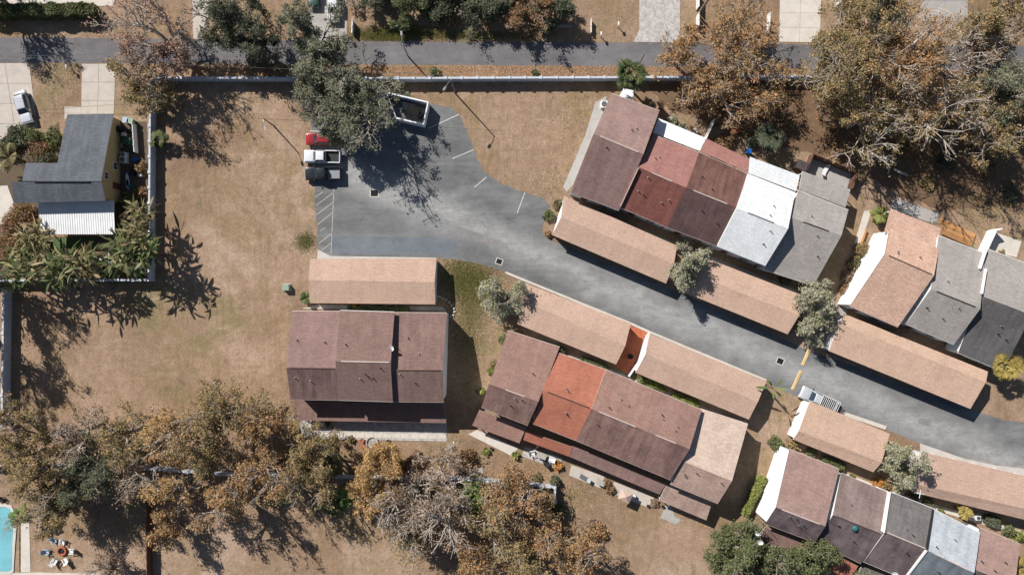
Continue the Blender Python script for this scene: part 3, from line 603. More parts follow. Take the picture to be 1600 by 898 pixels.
# ------------------------------------------------------------------ carports
def carport(label, px, opn, posts=6, z=(2.8, 3.4, 2.8), left='wallw', extra=None):
    zu, zr, zl = z
    A, B, R1, R2, C, D = [W(x, y, q) for (x, y), q in zip(px, (zu, zu, zr, zr, zl, zl))]
    c = (A + B + C + D) / 4; c.z = 0
    root = empty('carport', c, label, 'carport', 'long tan roofed carports along the driveway')
    m = MB(); m.slab([R1, R2, B, A], .14, 0, 1, udir=R2 - R1); m.slab([R1, R2, D, C], .14, 0, 1, udir=R2 - R1)
    rf_ = m.build('roof', [M['r_carport'], M['trim']], root, origin=c); debris(rf_, c, ((R1, R2, B, A), (R1, R2, D, C)), 45, int(px[0][0]))
    ax = (R2 - R1).normalized(); e = ax * .12; dz = Vector((0, 0, -.18)); f0 = lambda p: Vector((p.x, p.y, 0))
    def ins(p, q, k): d = f0(q - p).normalized(); return p + d * k + dz
    a, c2, b, d2 = ins(A, C, .25) + e, ins(C, A, .25) + e, ins(B, D, .25) - e, ins(D, B, .25) - e; r1, r2 = R1 + e + dz, R2 - e + dz
    for p, r, q, s in ((a, r1, c2, 1), (b, r2, d2, -1)):
        m = MB(); t2 = ax * .18 * s; poly = [f0(p), f0(q), q, r, p]
        m.loft(poly, [v + t2 for v in poly]); m.build('end_wall', M[left], root, origin=c)
    w1, w2 = (a, b) if opn == 'lower' else (c2, d2); o1_, o2_ = (c2, d2) if opn == 'lower' else (a, b)
    inn = (f0(o1_ - w1)).normalized()
    m = MB(); e3 = ax * .19; q = [f0(w1) + e3, f0(w2) - e3, f0(w2) + inn * 1.6 - e3, f0(w1) + inn * 1.6 + e3]; m.prism(q, 0, min(zu, zl) - .22); m.build('storage_wall', M['wallw'], root, origin=c)
    for i in range(1, posts):
        p = f0(lerp(o1_, o2_, i / posts)); m = MB(); m.box((p.x, p.y, (zl - .2) / 2), (.15, .15, zl - .2), rz=math.atan2(ax.y, ax.x)); m.build('post', M['trim'], root, origin=c)
    m = MB(); q = [f0(v) for v in (a, b, d2, c2)]; m.prism(q, .0, .06); m.build('floor_slab', M['conc_d'], root, origin=c)
    return root
carport('carport with the pale concrete apron beside the hatched parking bay', [(484.5, 404.5), (682, 403.5), (481.9, 437.7), (679, 440.7), (484, 473.3), (680, 475.3)], 'upper')
carport('carport directly below the brown and red roofed dwellings', [(881, 306), (1058, 384), (876.8, 339), (1053, 412), (862.7, 367.2), (1040.7, 442.8)], 'lower')
carport('carport below the white and grey roofed dwellings, right of the driveway tree', [(1088, 397), (1255, 461.8), (1082, 427), (1248.7, 492.5), (1068, 456), (1230.7, 522)], 'lower')
carport('carport left of the orange tiled court', [(824.3, 443.8), (985.7, 505.3), (817, 469), (977, 540), (808, 506), (962.6, 569.3)], 'upper')
carport('carport right of the orange tiled court', [(1015, 521), (1198, 595), (1008.7, 553), (1184, 628), (993, 582), (1170, 655)], 'upper')
carport('carport below the sienna roofed dwelling, beside the fan palm', [(1319, 490), (1543.7, 580.3), (1311, 505), (1540.7, 596.4), (1295, 548), (1516.3, 638.5)], 'lower')
carport('short carport sheltering the tail of the silver work pickup', [(1265.2, 626), (1390.5, 677.2), (1248, 673), (1377.5, 722.3), (1239, 686), (1364.5, 737.3)], 'upper', 4)
carport('carport at the right edge along the wide concrete gutter', [(1439.4, 705), (1640, 752), (1433, 756), (1640, 803), (1425, 768), (1640, 821)], 'upper')

# ------------------------------------------------------------------ walls and fences
def panel_wall(label, pts, hgt, th=.2, step=2.44, mat='wallg', post=.34, cap=True, group=None):
    P = [W(*p) for p in pts]; org = P[0].copy()
    root = empty('perimeter_wall', org, label, 'wall', group)
    m = MB(); m.box((0, 0, (hgt + .12) / 2), (post, post, hgt + .12)); m.box((0, 0, hgt + .15), (post + .1, post + .1, .07)); q = m.build('wall_post', M[mat]); pm = q.data; bpy.data.objects.remove(q)
    for i in range(len(P) - 1):
        d = P[i + 1] - P[i]; n = max(1, round(d.length / step)); ang = math.atan2(d.y, d.x); sl = d.length / n
        m = MB(); m.box((0, 0, hgt / 2), (sl - post + .04, th, hgt)); m.box((0, 0, hgt + .03), (sl - post + .02, th + .08, .06)); wm = m.build('wall_panel', M[mat]); me = wm.data; bpy.data.objects.remove(wm)
        for j in range(n):
            o = link('wall_panel', me, root, P[i] + d * ((j + .5) / n) - org); o.rotation_euler = (0, 0, ang)
            o = link('wall_post', pm, root, P[i] + d * (j / n) - org); o.rotation_euler = (0, 0, ang)
    link('wall_post', pm, root, P[-1] - org)
    return root
panel_wall('long grey-white perimeter wall along the street verge', [(243.5, 126.5), (600, 127.5), (1284, 124.5)], 1.62)
panel_wall('grey-white perimeter wall round the neighbour yard with the broad leaved plants', [(243.5, 129.5), (241, 437.5), (-40, 438.5)], 1.65)
panel_wall('grey-white perimeter wall at the far left edge of the lawn', [(18, 448), (15, 662)], 1.65)
panel_wall('white back wall half hidden under the row of autumn trees', [(-30, 724), (120, 724), (250, 729), (350, 737), (560, 742), (720, 744), (866, 757), (867, 779)], 1.5)
# dumpster enclosure
enc = empty('dumpster_enclosure', W(645, 175), 'white walled dumpster enclosure half under the big oak', 'enclosure'); oe = W(645, 175)
EP = [(607, 150), (671, 165), (664, 199), (622, 189)]
for i in range(3):
    A, B = W(*EP[i]), W(*EP[i + 1]); d = (B - A); c = (A + B) / 2
    m = MB(); m.box((c.x, c.y, .95), (d.length + (.0 if i else .2), .2, 1.9 + .004 * i), rz=math.atan2(d.y, d.x)); m.build('enclosure_wall', M['wallb'], enc, origin=oe)
A, B = W(607, 150), W(622, 189)
for k in (0, 1):
    a, b = lerp(A, B, .05 + .48 * k), lerp(A, B, .47 + .48 * k); c = (a + b) / 2; d = b - a
    m = MB(); m.box((c.x, c.y, .9), (d.length, .08, 1.6), rz=math.atan2(d.y, d.x)); m.build('gate', M['trim'], enc, origin=oe)
def dumpster(label, px, py, ang, col):
    r = empty('dumpster', W(px, py), label, 'dumpster', rz=ang)
    m = MB(); m.loft([(-.85, -.7, .12), (.85, -.7, .12), (.85, .6, .12), (-.85, .6, .12)], [(-.95, -.9, 1.25), (.95, -.9, 1.25), (.95, .75, 1.5), (-.95, .75, 1.5)]); m.build('body', M[col], r)
    for s in (-.47, .47):
        m = MB(); m.loft([(s - .45, -.95, 1.27), (s + .45, -.95, 1.27), (s + .45, .78, 1.52), (s - .45, .78, 1.52)], [(s - .43, -.93, 1.33), (s + .43, -.93, 1.33), (s + .43, .76, 1.58), (s - .43, .76, 1.58)]); m.build('lid', M['black'], r)
    for s in (-1, 1):
        m = MB(); m.box((s * .98, -.1, .95), (.14, 1.1, .16)); m.build('fork_pocket', M[col], r)
        m = MB(); m.box((s * .6, 0, .06), (.2, 1.2, .12)); m.build('skid', M['dark'], r)
dumpster('blue dumpster nearest the open end of the white enclosure', 640, 173, R(-15), 'blue')
dumpster('dark dumpster at the inner right of the white enclosure', 657, 180, R(-15), 'dark')
# patio fence and wing walls of the upper right row
def fence(name, label, pts, hgt, mat, th=.1, bw=1.2, cat='fence'):
    P = [W(*p) for p in pts]; root = empty(name, P[0], label, cat)
    for i in range(len(P) - 1):
        d = P[i + 1] - P[i]; n = max(1, round(d.length / bw)); ang = math.atan2(d.y, d.x); sl = d.length / n
        m = MB(); m.box((0, 0, hgt / 2 + .02), (sl - .03, th, hgt)); q = m.build('panel', M[mat]); me = q.data; bpy.data.objects.remove(q)
        for j in range(n):
            o = link('panel', me, root, P[i] + d * ((j + .5) / n) - P[0] + Vector((0, 0, random.uniform(-.015, .015)))); o.rotation_euler = (0, 0, ang)
            m = MB(); p = P[i] + d * (j / n); m.box((p.x, p.y, hgt / 2 + .06), (.13, .13, hgt + .12), rz=ang); m.build('post', M[mat], root, origin=P[0])
    return root
fence('patio_fence', 'brown board fence round the shaded back patio of the grey roofed dwelling', [(1254, 268), (1264, 244), (1332, 271), (1324, 297)], 1.75, 'woodf')
fence('wing_fence', 'narrow white privacy fence behind the white flat porch roof', [(1098, 221), (1112, 190)], 1.9, 'trim', .12)
fence('wing_fence', 'short brown privacy fence behind the first upper right dwelling', [(1027, 174), (1031, 164)], 1.8, 'woodf', .12)
fence('wing_fence', 'tall white patio wall beside the concrete pad at the right edge', [(1527, 395), (1543, 361), (1552, 359)], 2.0, 'wallb', .22, 3.0, 'wall')
fence('fence', 'low white border fence at the top beside the paver driveway', [(1088, -8), (1088, 17)], 1.6, 'trim', .12)
fence('fence', 'white fence stub beside the utility pole', [(1088, 27), (1088, 46)], 1.6, 'trim', .12)
fence('fence', 'white fence stub left of the square slab driveway', [(1199, 25), (1198, 54)], 1.2, 'trim', .12)
fence('fence', 'white fence piece right of the square slab driveway', [(1303, -6), (1304, 13)], 1.9, 'trim', .15)
fence('fence', 'white fence stub beside the mailboxes at the shrub edge', [(923, 33), (923, 54)], .9, 'trim', .1)
fence('fence', 'white fence stub right of the street oak', [(553, 36), (552, 56)], 1.1, 'trim', .14)
fence('fence', 'low timber fence strip right of the grey roofed dwelling', [(1352, 360), (1338, 398)], .5, 'deckw', .1)
fence('fence', 'shadowed dark fence running down from the back wall', [(236, 756), (238, 900)], 1.6, 'woodf', .1)
fence('fence', 'white rail fence beside the clutter yard of the yellow gabled house', [(213, 196), (216, 240)], 1.2, 'trim', .1)

# ------------------------------------------------------------------ patios, pads, paths
sheet('patio', [(962, 573), (986, 508.5), (1013, 519), (1003, 548), (983, 585)], 0.05, M['quarry'], 'orange tiled court between the two middle carports', 'patio', th=.05)
fence('court_wall', 'low white wall on the right side of the orange tiled court', [(1013, 520), (1002, 556), (981, 587)], 1.0, 'wallb', .2, 3.0, 'wall')
sheet('patio', [(732, 678), (745, 671), (810, 699), (802, 713)], 0.06, M['conc'], 'pale concrete patio at the lower left corner of the long row', 'patio', th=.06)
sheet('patio', [(820, 697), (880, 715), (872, 733), (815, 712)], 0.05, M['pavers'], 'small paver patio behind the orange roofed dwelling', 'patio', th=.05)
sheet('patio', [(893, 726), (945, 744), (938, 762), (889, 742)], 0.05, M['conc_p'], 'pinkish concrete patio with a grey lounge chair', 'patio', th=.05)
sheet('patio', [(960, 752), (1022, 777), (1012, 792), (952, 768)], 0.05, M['conc_p'], 'pinkish patio with parasol and dead potted plants', 'patio', th=.05)
sheet('path', [(1040, 789), (1050, 791), (1054, 806), (1064, 812), (1056, 819), (1032, 808)], 0.03, M['conc_d'], 'worn pale gravel path behind the tan end dwelling', 'path', th=.03)
sheet('patio', [(1262, 246), (1331, 272), (1322, 298), (1252, 270)], 0.05, M['conc_d'], 'grey concrete floor of the fenced back patio', 'patio', th=.05)
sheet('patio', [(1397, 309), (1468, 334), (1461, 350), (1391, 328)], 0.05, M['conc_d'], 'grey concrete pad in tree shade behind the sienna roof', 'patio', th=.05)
sheet('patio', [(1552, 362), (1596, 377), (1588, 402), (1540, 392)], 0.05, M['conc'], 'bright concrete pad beside the tall white patio wall', 'patio', th=.05)
sheet('path', [(1350, 330), (1362, 328), (1345, 380), (1335, 380)], 0.03, M['conc'], 'narrow pale side path between the grey and sienna dwellings', 'path', th=.03)
sheet('path', [(930, 160), (948, 150), (944, 175), (925, 215), (896, 288), (885, 300), (880, 292), (915, 210)], 0.03, M['conc_d'], 'pale stony side strip along the first upper right dwelling', 'path', th=.03)
sheet('patio', [(560, 683), (586, 680), (584, 712), (566, 716)], 0.05, M['brickpad'], 'red brick pad under the small garden fountain', 'patio', th=.05)
for q in ([(497, 476), (690, 479), (698, 486), (470, 482)],): sheet('path', q, 0.04, M['conc_p'], 'walkway between the carport and the three-dwelling block', 'path', th=.04)
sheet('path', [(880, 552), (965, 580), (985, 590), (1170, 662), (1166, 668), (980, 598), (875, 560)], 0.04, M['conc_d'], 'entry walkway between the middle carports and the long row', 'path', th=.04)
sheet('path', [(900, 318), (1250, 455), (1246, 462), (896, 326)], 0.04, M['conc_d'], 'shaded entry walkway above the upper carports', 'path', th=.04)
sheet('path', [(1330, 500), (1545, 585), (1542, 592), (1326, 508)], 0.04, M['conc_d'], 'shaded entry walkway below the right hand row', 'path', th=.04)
sheet('path', [(1316, 736), (1390, 766), (1600, 830), (1600, 838), (1388, 774), (1312, 744)], 0.04, M['conc'], 'pale entry walkway above the lower right row', 'path', th=.04)
sheet('path', [(1300, 480), (1324, 482), (1320, 500), (1296, 520), (1288, 545), (1282, 545)], 0.04, M['conc_d'], 'stony path beside the carport left end wall near the driveway tree', 'path', th=.04)
deck = empty('deck', W(1496, 362), 'cedar plank deck behind the grey roofed dwelling', 'deck'); od = W(1496, 362)
DQ = [W(1467.5, 341), W(1523, 366), W(1516, 386), (W(1470, 366))]
for i in range(14):
    a, b = lerp(DQ[0], DQ[3], i / 14), lerp(DQ[1], DQ[2], i / 14); c, d = lerp(DQ[0], DQ[3], (i + .88) / 14), lerp(DQ[1], DQ[2], (i + .88) / 14)
    m = MB(); m.prism([a, b, d, c], .22, .28 + random.uniform(0, .01)); m.build('plank', M['deckw'], deck, origin=od)
m = MB(); 
for t_ in (.04, .5, .96):
    a, b = lerp(DQ[0], DQ[1], t_), lerp(DQ[3], DQ[2], t_); m.tube([a + Vector((0, 0, .1)), b + Vector((0, 0, .1))], .12, 4)
m.build('joists', M['deckw'], deck, origin=od)
EXCL.append(np.array([(1467, 339), (1524, 365), (1517, 386), (1470, 364)], float))
# speed bump, two yellow segments
sb = empty('speed_bump', W(1251, 576), 'worn yellow speed bump across the driveway by the silver work pickup', 'speed bump')
for a, b in (((1265, 545), (1254, 571)), ((1252, 579), (1238, 609))):
    A, B = W(*a), W(*b); d = (B - A).normalized(); n = Vector((-d.y, d.x, 0)); m = MB()
    m.loft([A - n * .32, B - n * .32, B + n * .32, A + n * .32], [p + Vector((0, 0, .1)) for p in (A - n * .16 + d * .1, B - n * .16 - d * .1, B + n * .16 - d * .1, A + n * .16 + d * .1)])
    m.build('bump_segment', M['bump'], sb, origin=W(1251, 576))
for px, py, w, ang, lb in ((585, 302, 1.4, 0, 'storm drain grate in the middle of the parking court'), (780, 408.5, 1.1, -20, 'storm drain grate at the driveway bend'), (1219, 564, 1.2, -22, 'storm drain grate near the speed bump')):
    r = empty('storm_drain', W(px, py), lb, 'drain', rz=R(ang)); m = MB()
    for s in (-1, 1): m.box((s * w * .46, 0, .022), (w * .12, w * .84, .03)); m.box((0, s * w * .4, .022), (w * .8, w * .1, .03))
    m.build('frame', M['conc'], r); m = MB(); m.box((0, 0, .016), (w * .8, w * .7, .01)); m.build('sump', M['black'], r)
    for i in range(6): m = MB(); m.box((-w * .34 + w * .68 * i / 5, 0, .03), (.05, w * .7, .02)); m.build('grate_bar', M['dark'], r)

# ------------------------------------------------------------------ vehicles (nose towards +x)
def paint(name, c, rough=0.25):
    t = NT(name, rough); t.b.inputs['Coat Weight'].default_value = 0.6; t.b.inputs['Coat Roughness'].default_value = 0.08; t.b.inputs['Specular IOR Level'].default_value = 0.5
    n = t.noise(t.co('Object'), 3, 4); return t.col(t.ramp(n, [(0.3, dk(c, .94)), (0.7, dk(c, 1.04))]))
M['p_white'] = paint('white_car_paint', S(232, 234, 238)); M['p_black'] = paint('black_car_paint', S(40, 42, 46)); M['p_red'] = paint('red_car_paint', S(160, 40, 46))
M['p_silver'] = paint('silver_car_paint', S(196, 200, 206)); M['p_green'] = paint('dark_green_car_paint', S(40, 70, 60)); M['cglass'] = plain('car_glass', S(40, 56, 66), .05, .1, spec=.8)
M['lampw'] = plain('headlamp_lens', S(225, 228, 230), .15, .03); M['lampr'] = plain('tail_lamp_lens', S(150, 20, 22), .2, .05); M['liner'] = plain('bed_liner', S(58, 58, 60), .8, .3, 2)
m = MB(); n_ = 16
ring = lambda r, y: [(r * math.cos(2 * math.pi * j / n_), y, r * math.sin(2 * math.pi * j / n_)) for j in range(n_)]
m.loft(ring(.39, -.13), ring(.39, .13)); q = m.build('tyre', M['black']); ME['tyre'] = q.data; bpy.data.objects.remove(q)
m = MB(); m.loft(ring(.24, -.145), ring(.24, .145)); q = m.build('rim', M['metalg']); ME['rim'] = q.data; bpy.data.objects.remove(q)
def veh_root(name, label, cat, px, py, hx, hy, group=None): return empty(name, W(px, py) + Vector((0, 0, .012)), label, cat, group, math.atan2(-hy, hx))
def wheels(r, xs, y):
    for x in xs:
        for s in (-1, 1): w = link('wheel', ME['tyre'], r, (x, s * y, .39)); link('rim', ME['rim'], w)
def glassq(r, name, pts, off):
    P = [Vector(p) for p in pts]; n = (P[1] - P[0]).cross(P[2] - P[0]).normalized() * off; m = MB(); m.loft([p - n for p in P], [p + n for p in P]); m.build(name, M['cglass'], r)
def rect(x0, x1, y, z): return [(x0, -y, z), (x1, -y, z), (x1, y, z), (x0, y, z)]
def pickup(label, px, py, hx, hy, pm, L_=5.7, y=.98, rack=False, bedmat='liner', group=None):
    r = veh_root('pickup_truck', label, 'pickup', px, py, hx, hy, group); h = L_ / 2; c0 = h - 3.35; c1 = h - 1.45
    m = MB(); m.loft(rect(c0, h - .06, y, .45), rect(c0, h, y, .95), caps=True); m.build('body', pm, r, bevel=.09, smooth=True)
    m = MB(); m.loft(rect(c1 - .1, h - .05, y - .06, .9), rect(c1 - .05, h - .16, y - .2, 1.12)); m.build('hood', pm, r, bevel=.07, smooth=True)
    m = MB(); m.loft(rect(c0 - .05, c1 + .12, y - .07, .92), rect(c0 + .12, c1 - .62, y - .3, 1.78)); m.build('cab', pm, r, bevel=.07, smooth=True)
    def cabp(u, yy, v): return (lerp(lerp(c0 - .05, c1 + .12, u), lerp(c0 + .12, c1 - .62, u), v), yy * lerp(y - .07, y - .3, v), lerp(.92, 1.78, v))
    glassq(r, 'windshield', [cabp(1, -.88, .24), cabp(1, .88, .24), cabp(1, .86, .93), cabp(1, -.86, .93)], .03)
    glassq(r, 'rear_window', [cabp(0, .8, .42), cabp(0, -.8, .42), cabp(0, -.8, .88), cabp(0, .8, .88)], .03)
    for s in (-1, 1):
        glassq(r, 'side_window', [cabp(.08, s, .36), cabp(.86, s, .36), cabp(.84, s, .88), cabp(.1, s, .88)], .03)
        m = MB(); m.box((c1 - .05, s * (y + .1), 1.12), (.14, .2, .18)); m.build('mirror', M['dark'], r)
        m = MB(); m.box((h - .03, s * (y - .24), .82), (.1, .36, .2)); m.build('headlight', M['lampw'], r)
        m = MB(); m.box((-h + .0, s * (y - .1), .92), (.06, .14, .34)); m.build('taillight', M['lampr'], r)
    b = MB(); b.box(((-h + c0) / 2, 0, .62), (c0 + h - .02, 2 * y - .06, .28)); bed = b.build('bed', M[bedmat], r)
    for s in (-1, 1):
        m = MB(); m.box(((-h + c0) / 2, s * (y - .07), .86), (c0 + h, .15, .62)); m.build('bed_side', pm, bed, bevel=.03)
    m = MB(); m.box((-h + .06, 0, .86), (.12, 2 * y - .28, .58)); m.build('tailgate', pm, bed, bevel=.03)
    m = MB(); m.box((h + .04, 0, .56), (.14, 2 * y - .1, .22)); m.build('bumper', M['metalg'], r); m = MB(); m.box((-h - .08, 0, .55), (.16, 2 * y - .2, .18)); m.build('bumper', M['metalg'], r)
    wheels(r, (h - .95, -h + 1.15), y - .1)
    if rack:
        m = MB(); z = 1.85
        for s in (-1, 1):
            m.tube([(-h + .1, s * (y - .08), z), (c0 + .35, s * (y - .08), z)], .05, 6)
            for x in (-h + .15, (-h + c0) / 2, c0 - .1): m.tube([(x, s * (y - .08), 1.15), (x, s * (y - .08), z)], .04, 6)
        for i in range(11): x = lerp(-h + .12, c0 + .3, i / 10); m.tube([(x, -(y - .08), z + .02), (x, y - .08, z + .02)], .035, 5)
        m.build('ladder_rack', M['white_pl'], r)
    return r
def sedan(label, px, py, hx, hy, pm, L_=4.6, y=.9, name='parked_car', tall=1.42):
    r = veh_root(name, label, 'car', px, py, hx, hy); h = L_ / 2
    m = MB(); m.loft(rect(-h + .05, h - .05, y, .36), rect(-h, h, y, .84)); m.build('body', pm, r, bevel=.12, smooth=True)
    m = MB(); m.loft(rect(.95, h - .1, y - .08, .8), rect(.85, h - .3, y - .22, .96)); m.build('hood', pm, r, bevel=.06, smooth=True)
    m = MB(); m.loft(rect(-h + .35, 1.2, y - .06, .8), rect(-h + .95, .35, y - .27, tall)); m.build('cabin', pm, r, bevel=.08, smooth=True)
    def cp(u, yy, v): return (lerp(lerp(-h + .35, 1.2, u), lerp(-h + .95, .35, u), v), yy * lerp(y - .06, y - .27, v), lerp(.8, tall, v))
    glassq(r, 'windshield', [cp(1, -.9, .15), cp(1, .9, .15), cp(1, .86, .92), cp(1, -.86, .92)], .03)
    glassq(r, 'rear_window', [cp(0, .88, .2), cp(0, -.88, .2), cp(0, -.85, .9), cp(0, .85, .9)], .03)
    for s in (-1, 1):
        glassq(r, 'side_window', [cp(.12, s, .25), cp(.9, s, .25), cp(.9, s, .9), cp(.1, s, .9)], .03)
        m = MB(); m.box((.75, s * (y + .06), .98), (.12, .18, .13)); m.build('mirror', pm, r)
        m = MB(); m.box((h - .04, s * (y - .25), .68), (.1, .34, .15)); m.build('headlight', M['lampw'], r)
        m = MB(); m.box((-h + .03, s * (y - .22), .72), (.08, .32, .14)); m.build('taillight', M['lampr'], r)
    wheels(r, (h - .85, -h + .85), y - .1)
    return r
pickup('white pickup with an open dark bed, parked above the black pickup', 506, 246.5, -1, -.02, M['p_white'], 5.6)
pickup('black pickup with an open grey bed beside the hatched bay', 507, 272.5, -1, .02, M['p_black'], 5.5, bedmat='metalg')
sedan('red car tucked under the big oak above the white pickup', 503, 219, -1, 0, M['p_red'])
pickup('silver work pickup with a white ladder rack beside the speed bump', 1275, 622, -.88, -.4, M['p_silver'], 6.0, rack=True)
sedan('silver-white car on the slanting driveway of the yellow gabled house', 42, 170, .27, 1, M['p_silver'], 5.2, .95, tall=1.5)
sedan('white car on the driveway at the top edge behind the street oak', 523, 14, 0, 1, M['p_white'], 4.8, .95, tall=1.6)
sedan('dark green car at the top edge beside the white car', 492, -8, 0, 1, M['p_green'])

# ------------------------------------------------------------------ poles, lamps, wires
def lamp(label, px, py, hgt, ax_, ay_, wood=False):
    r = empty('street_lamp', W(px, py), label, 'street lamp'); d = Vector((ax_, -ay_, 0))
    m = MB(); m.tube([(0, 0, 0), (0, 0, hgt)], [.12, .08], 8); m.build('pole', M['bark' if wood else 'metalg'], r)
    m = MB(); e = d * 1.3; m.tube([(0, 0, hgt - .15), tuple(d * .6 + Vector((0, 0, hgt + .1))), tuple(e + Vector((0, 0, hgt + .12)))], .045, 6); m.build('arm', M['metalg'], r)
    m = MB(); m.box(tuple(e + d * .25 + Vector((0, 0, hgt + .1))), (.62, .3, .16), rz=math.atan2(d.y, d.x)); h_ = m.build('lamp_head', M['metalg'], r)
    m = MB(); m.box(tuple(e + d * .25 + Vector((0, 0, hgt + .0))), (.42, .22, .06), rz=math.atan2(d.y, d.x)); m.build('lens', M['white_pl'], h_)
lamp('street lamp leaning over the street left of centre', 638, 89, 5.6, -.1, -1)
lamp('lamp post just inside the long perimeter wall above the lawn', 711, 146, 7.2, -.6, .9, True)
lamp('street lamp beside the fan palm at the street verge', 998, 101, 5.0, .5, -.86)
lamp('lamp post on the left lawn in front of the white pickup', 427, 196, 4.6, .3, 1, True)
up = empty('utility_pole', W(1090, 24), 'dark wooden utility pole on the far verge near the paver driveway', 'utility pole')
m = MB(); m.tube([(0, 0, 0), (0, 0, 10)], [.2, .14], 10); m.build('pole', M['bark'], up)
m = MB(); m.box((0, 0, 9.3), (.12, 2.4, .12)); m.build('crossarm', M['bark'], up)
m = MB(); m.lathe((.3, .2, 7.6), [(.2, 0), (.24, .05), (.24, .8), (.2, .86), (0, .9)], 12); m.build('transformer', M['metalg'], up)
for yy in (-1.1, 1.1): m = MB(); m.lathe((0, yy, 9.36), [(.05, 0), (.07, .08), (.04, .2), (0, .2)], 8); m.build('insulator', M['dark'], up)
def wire(label, a, b, za, zb, sag):
    A, B = W(a[0], a[1], za), W(b[0], b[1], zb); m = MB(); pts = []
    for i in range(17): t_ = i / 16; p = lerp(A, B, t_); p.z -= sag * 4 * t_ * (1 - t_); pts.append(p)
    m.tube(pts, .022, 4); tag(m.build('power_line', M['metalg']), label, 'power line', 'overhead lines along the street')
wire('overhead line crossing the street shade at the upper left', (-80, 84), (720, 118), 7.2, 6.9, .5)
wire('second overhead line along the upper left street', (-80, 90), (640, 70), 6.6, 5.6, .45)
def mailbox(label, px, py):
    r = empty('mailbox', W(px, py), label, 'mailbox'); m = MB(); m.box((0, 0, .55), (.1, .1, 1.1)); m.build('post', M['trim'], r)
    m = MB(); m.box((0, 0, 1.2), (.24, .5, .24)); m.tube([(0, -.25, 1.3), (0, .25, 1.3)], .12, 8); m.build('box', M['white_pl'], r)
mailbox('white mailbox by the street near the fence stub', 938, 57); mailbox('white mailbox on the lawn beside the paver driveway', 965, 42); mailbox('white mailbox on the grass between the two left driveways', 112, 108)
r = empty('street_sign', W(622, 49), 'small sign post on the green verge across the street', 'sign'); m = MB(); m.tube([(0, 0, 0), (0, 0, 2.1)], .04, 6); m.build('post', M['metalg'], r); m = MB(); m.box((0, 0, 1.9), (.5, .06, .5)); m.build('sign_plate', M['white_pl'], r)

# ------------------------------------------------------------------ small yard things
def condenser(label, px, py, s=.9):
    r = empty('air_conditioner', W(px, py), label, 'air conditioner'); m = MB(); m.box((0, 0, .05), (s + .2, s + .2, .1)); m.build('pad', M['conc'], r)
    m = MB(); m.box((0, 0, .5), (s, s, .8)); m.build('case', M['white_pl'], r); m = MB(); m.lathe((0, 0, .9), [(s * .42, 0), (s * .42, .03), (0, .03)], 16); fb = m.build('fan_grille', M['dark'], r)
    m = MB()
    for i in range(4): m.box((0, 0, .95), (s * .7, .09, .02), rz=i * math.pi / 4)
    m.build('fan_blades', M['metalg'], fb)
condenser('air conditioner on the stony strip beside the first upper right dwelling', 943, 165, 1.0)
condenser('upper air conditioner in the yard right of the yellow gable', 197, 243, .7); condenser('lower air conditioner in the yard right of the yellow gable', 196, 251, .9)
condenser('air conditioner below the cross-armed mast in the lower right garden', 1523, 806, .7)
def dish(label, px, py, z, zb):
    """satellite dish on a mast; zb is the roof height under it"""
    p = W(px, py, z); r = empty('satellite_dish', Vector((p.x, p.y, zb)), label, 'satellite dish'); hh = z - zb
    m = MB(); m.tube([(0, 0, -.05), (0, 0, hh)], .04, 6); m.build('mast', M['metalg'], r)
    m = MB(); m.lathe((0, 0, hh), [(.05, 0), (.28, .06), (.45, .2), (.43, .22), (.25, .1), (0, .07)], 14); o = m.build('reflector', M['white_pl'], r); o.rotation_euler = (.35, -.3, 0)
dish('satellite dish on the roof step of the three-dwelling block', 614.5, 540, 7.3, 6.4)
dish('upper of two satellite dishes beside the white wall of the lower right row', 1201.5, 815, 5.2, 0); dish('lower of two satellite dishes beside the white wall of the lower right row', 1204.5, 830, 5.0, 0)
dish('satellite dish at the bottom edge on the dark roof', 1401, 893, 5.6, 4.8)
p = W(1337, 825.5, 6.25); r = empty('skylight_dome', p, 'teal domed skylight near the ridge of the dusky roof', 'skylight')
m = MB(); m.lathe((0, 0, -.4), [(.48, 0), (.48, .3)], 14); m.build('curb', M['metalg'], r); m = MB(); m.lathe((0, 0, -.1), [(.46, 0), (.42, .12), (.28, .24), (.1, .3), (0, .3)], 14); m.build('dome', M['teal'], r, smooth=True)
r = empty('antenna_mast', W(1413, 759), 'white cross-armed mast beside the gutter carport end wall', 'antenna'); m = MB(); m.tube([(0, 0, 0), (0, 0, 4.2)], .07, 6); m.build('mast', M['white_pl'], r)
m = MB(); m.tube([(-.8, .1, 3.9), (.8, -.1, 3.9)], .05, 5); m.tube([(-.1, -.6, 4.1), (.1, .6, 4.1)], .05, 5); m.build('crossarm', M['white_pl'], r)
r = empty('transformer_box', W(449, 449), 'pale green utility box on the lawn left of the carport', 'utility box'); m = MB(); m.box((0, 0, .05), (1.3, 1.3, .1)); m.build('pad', M['conc_d'], r)
m = MB(); m.box((0, 0, .5), (1.05, 1.0, .8), top=.94); m.build('case', M['green_box'], r, bevel=.04); m = MB(); m.box((0, -.5, .45), (.9, .06, .62)); m.build('door', M['green_box'], r)
def bin_(label, px, py, mat, s=.7, h=1.05):
    r = empty('wheeled_bin', W(px, py), label, 'bin', rz=random.uniform(-.5, .5)); m = MB(); m.loft(rect(-s * .38, s * .38, s * .38, .05), rect(-s * .5, s * .5, s * .5, h)); m.build('body', M[mat], r)
    m = MB(); m.box((0, 0, h + .04), (s * 1.1, s * 1.1, .08)); m.build('lid', M[mat], r)
    for q in (-1, 1): m = MB(); m.tube([(-s * .35, q * s * .3, .1), (-s * .35, q * s * .42, .1)], .1, 8); m.build('wheel', M['black'], r)
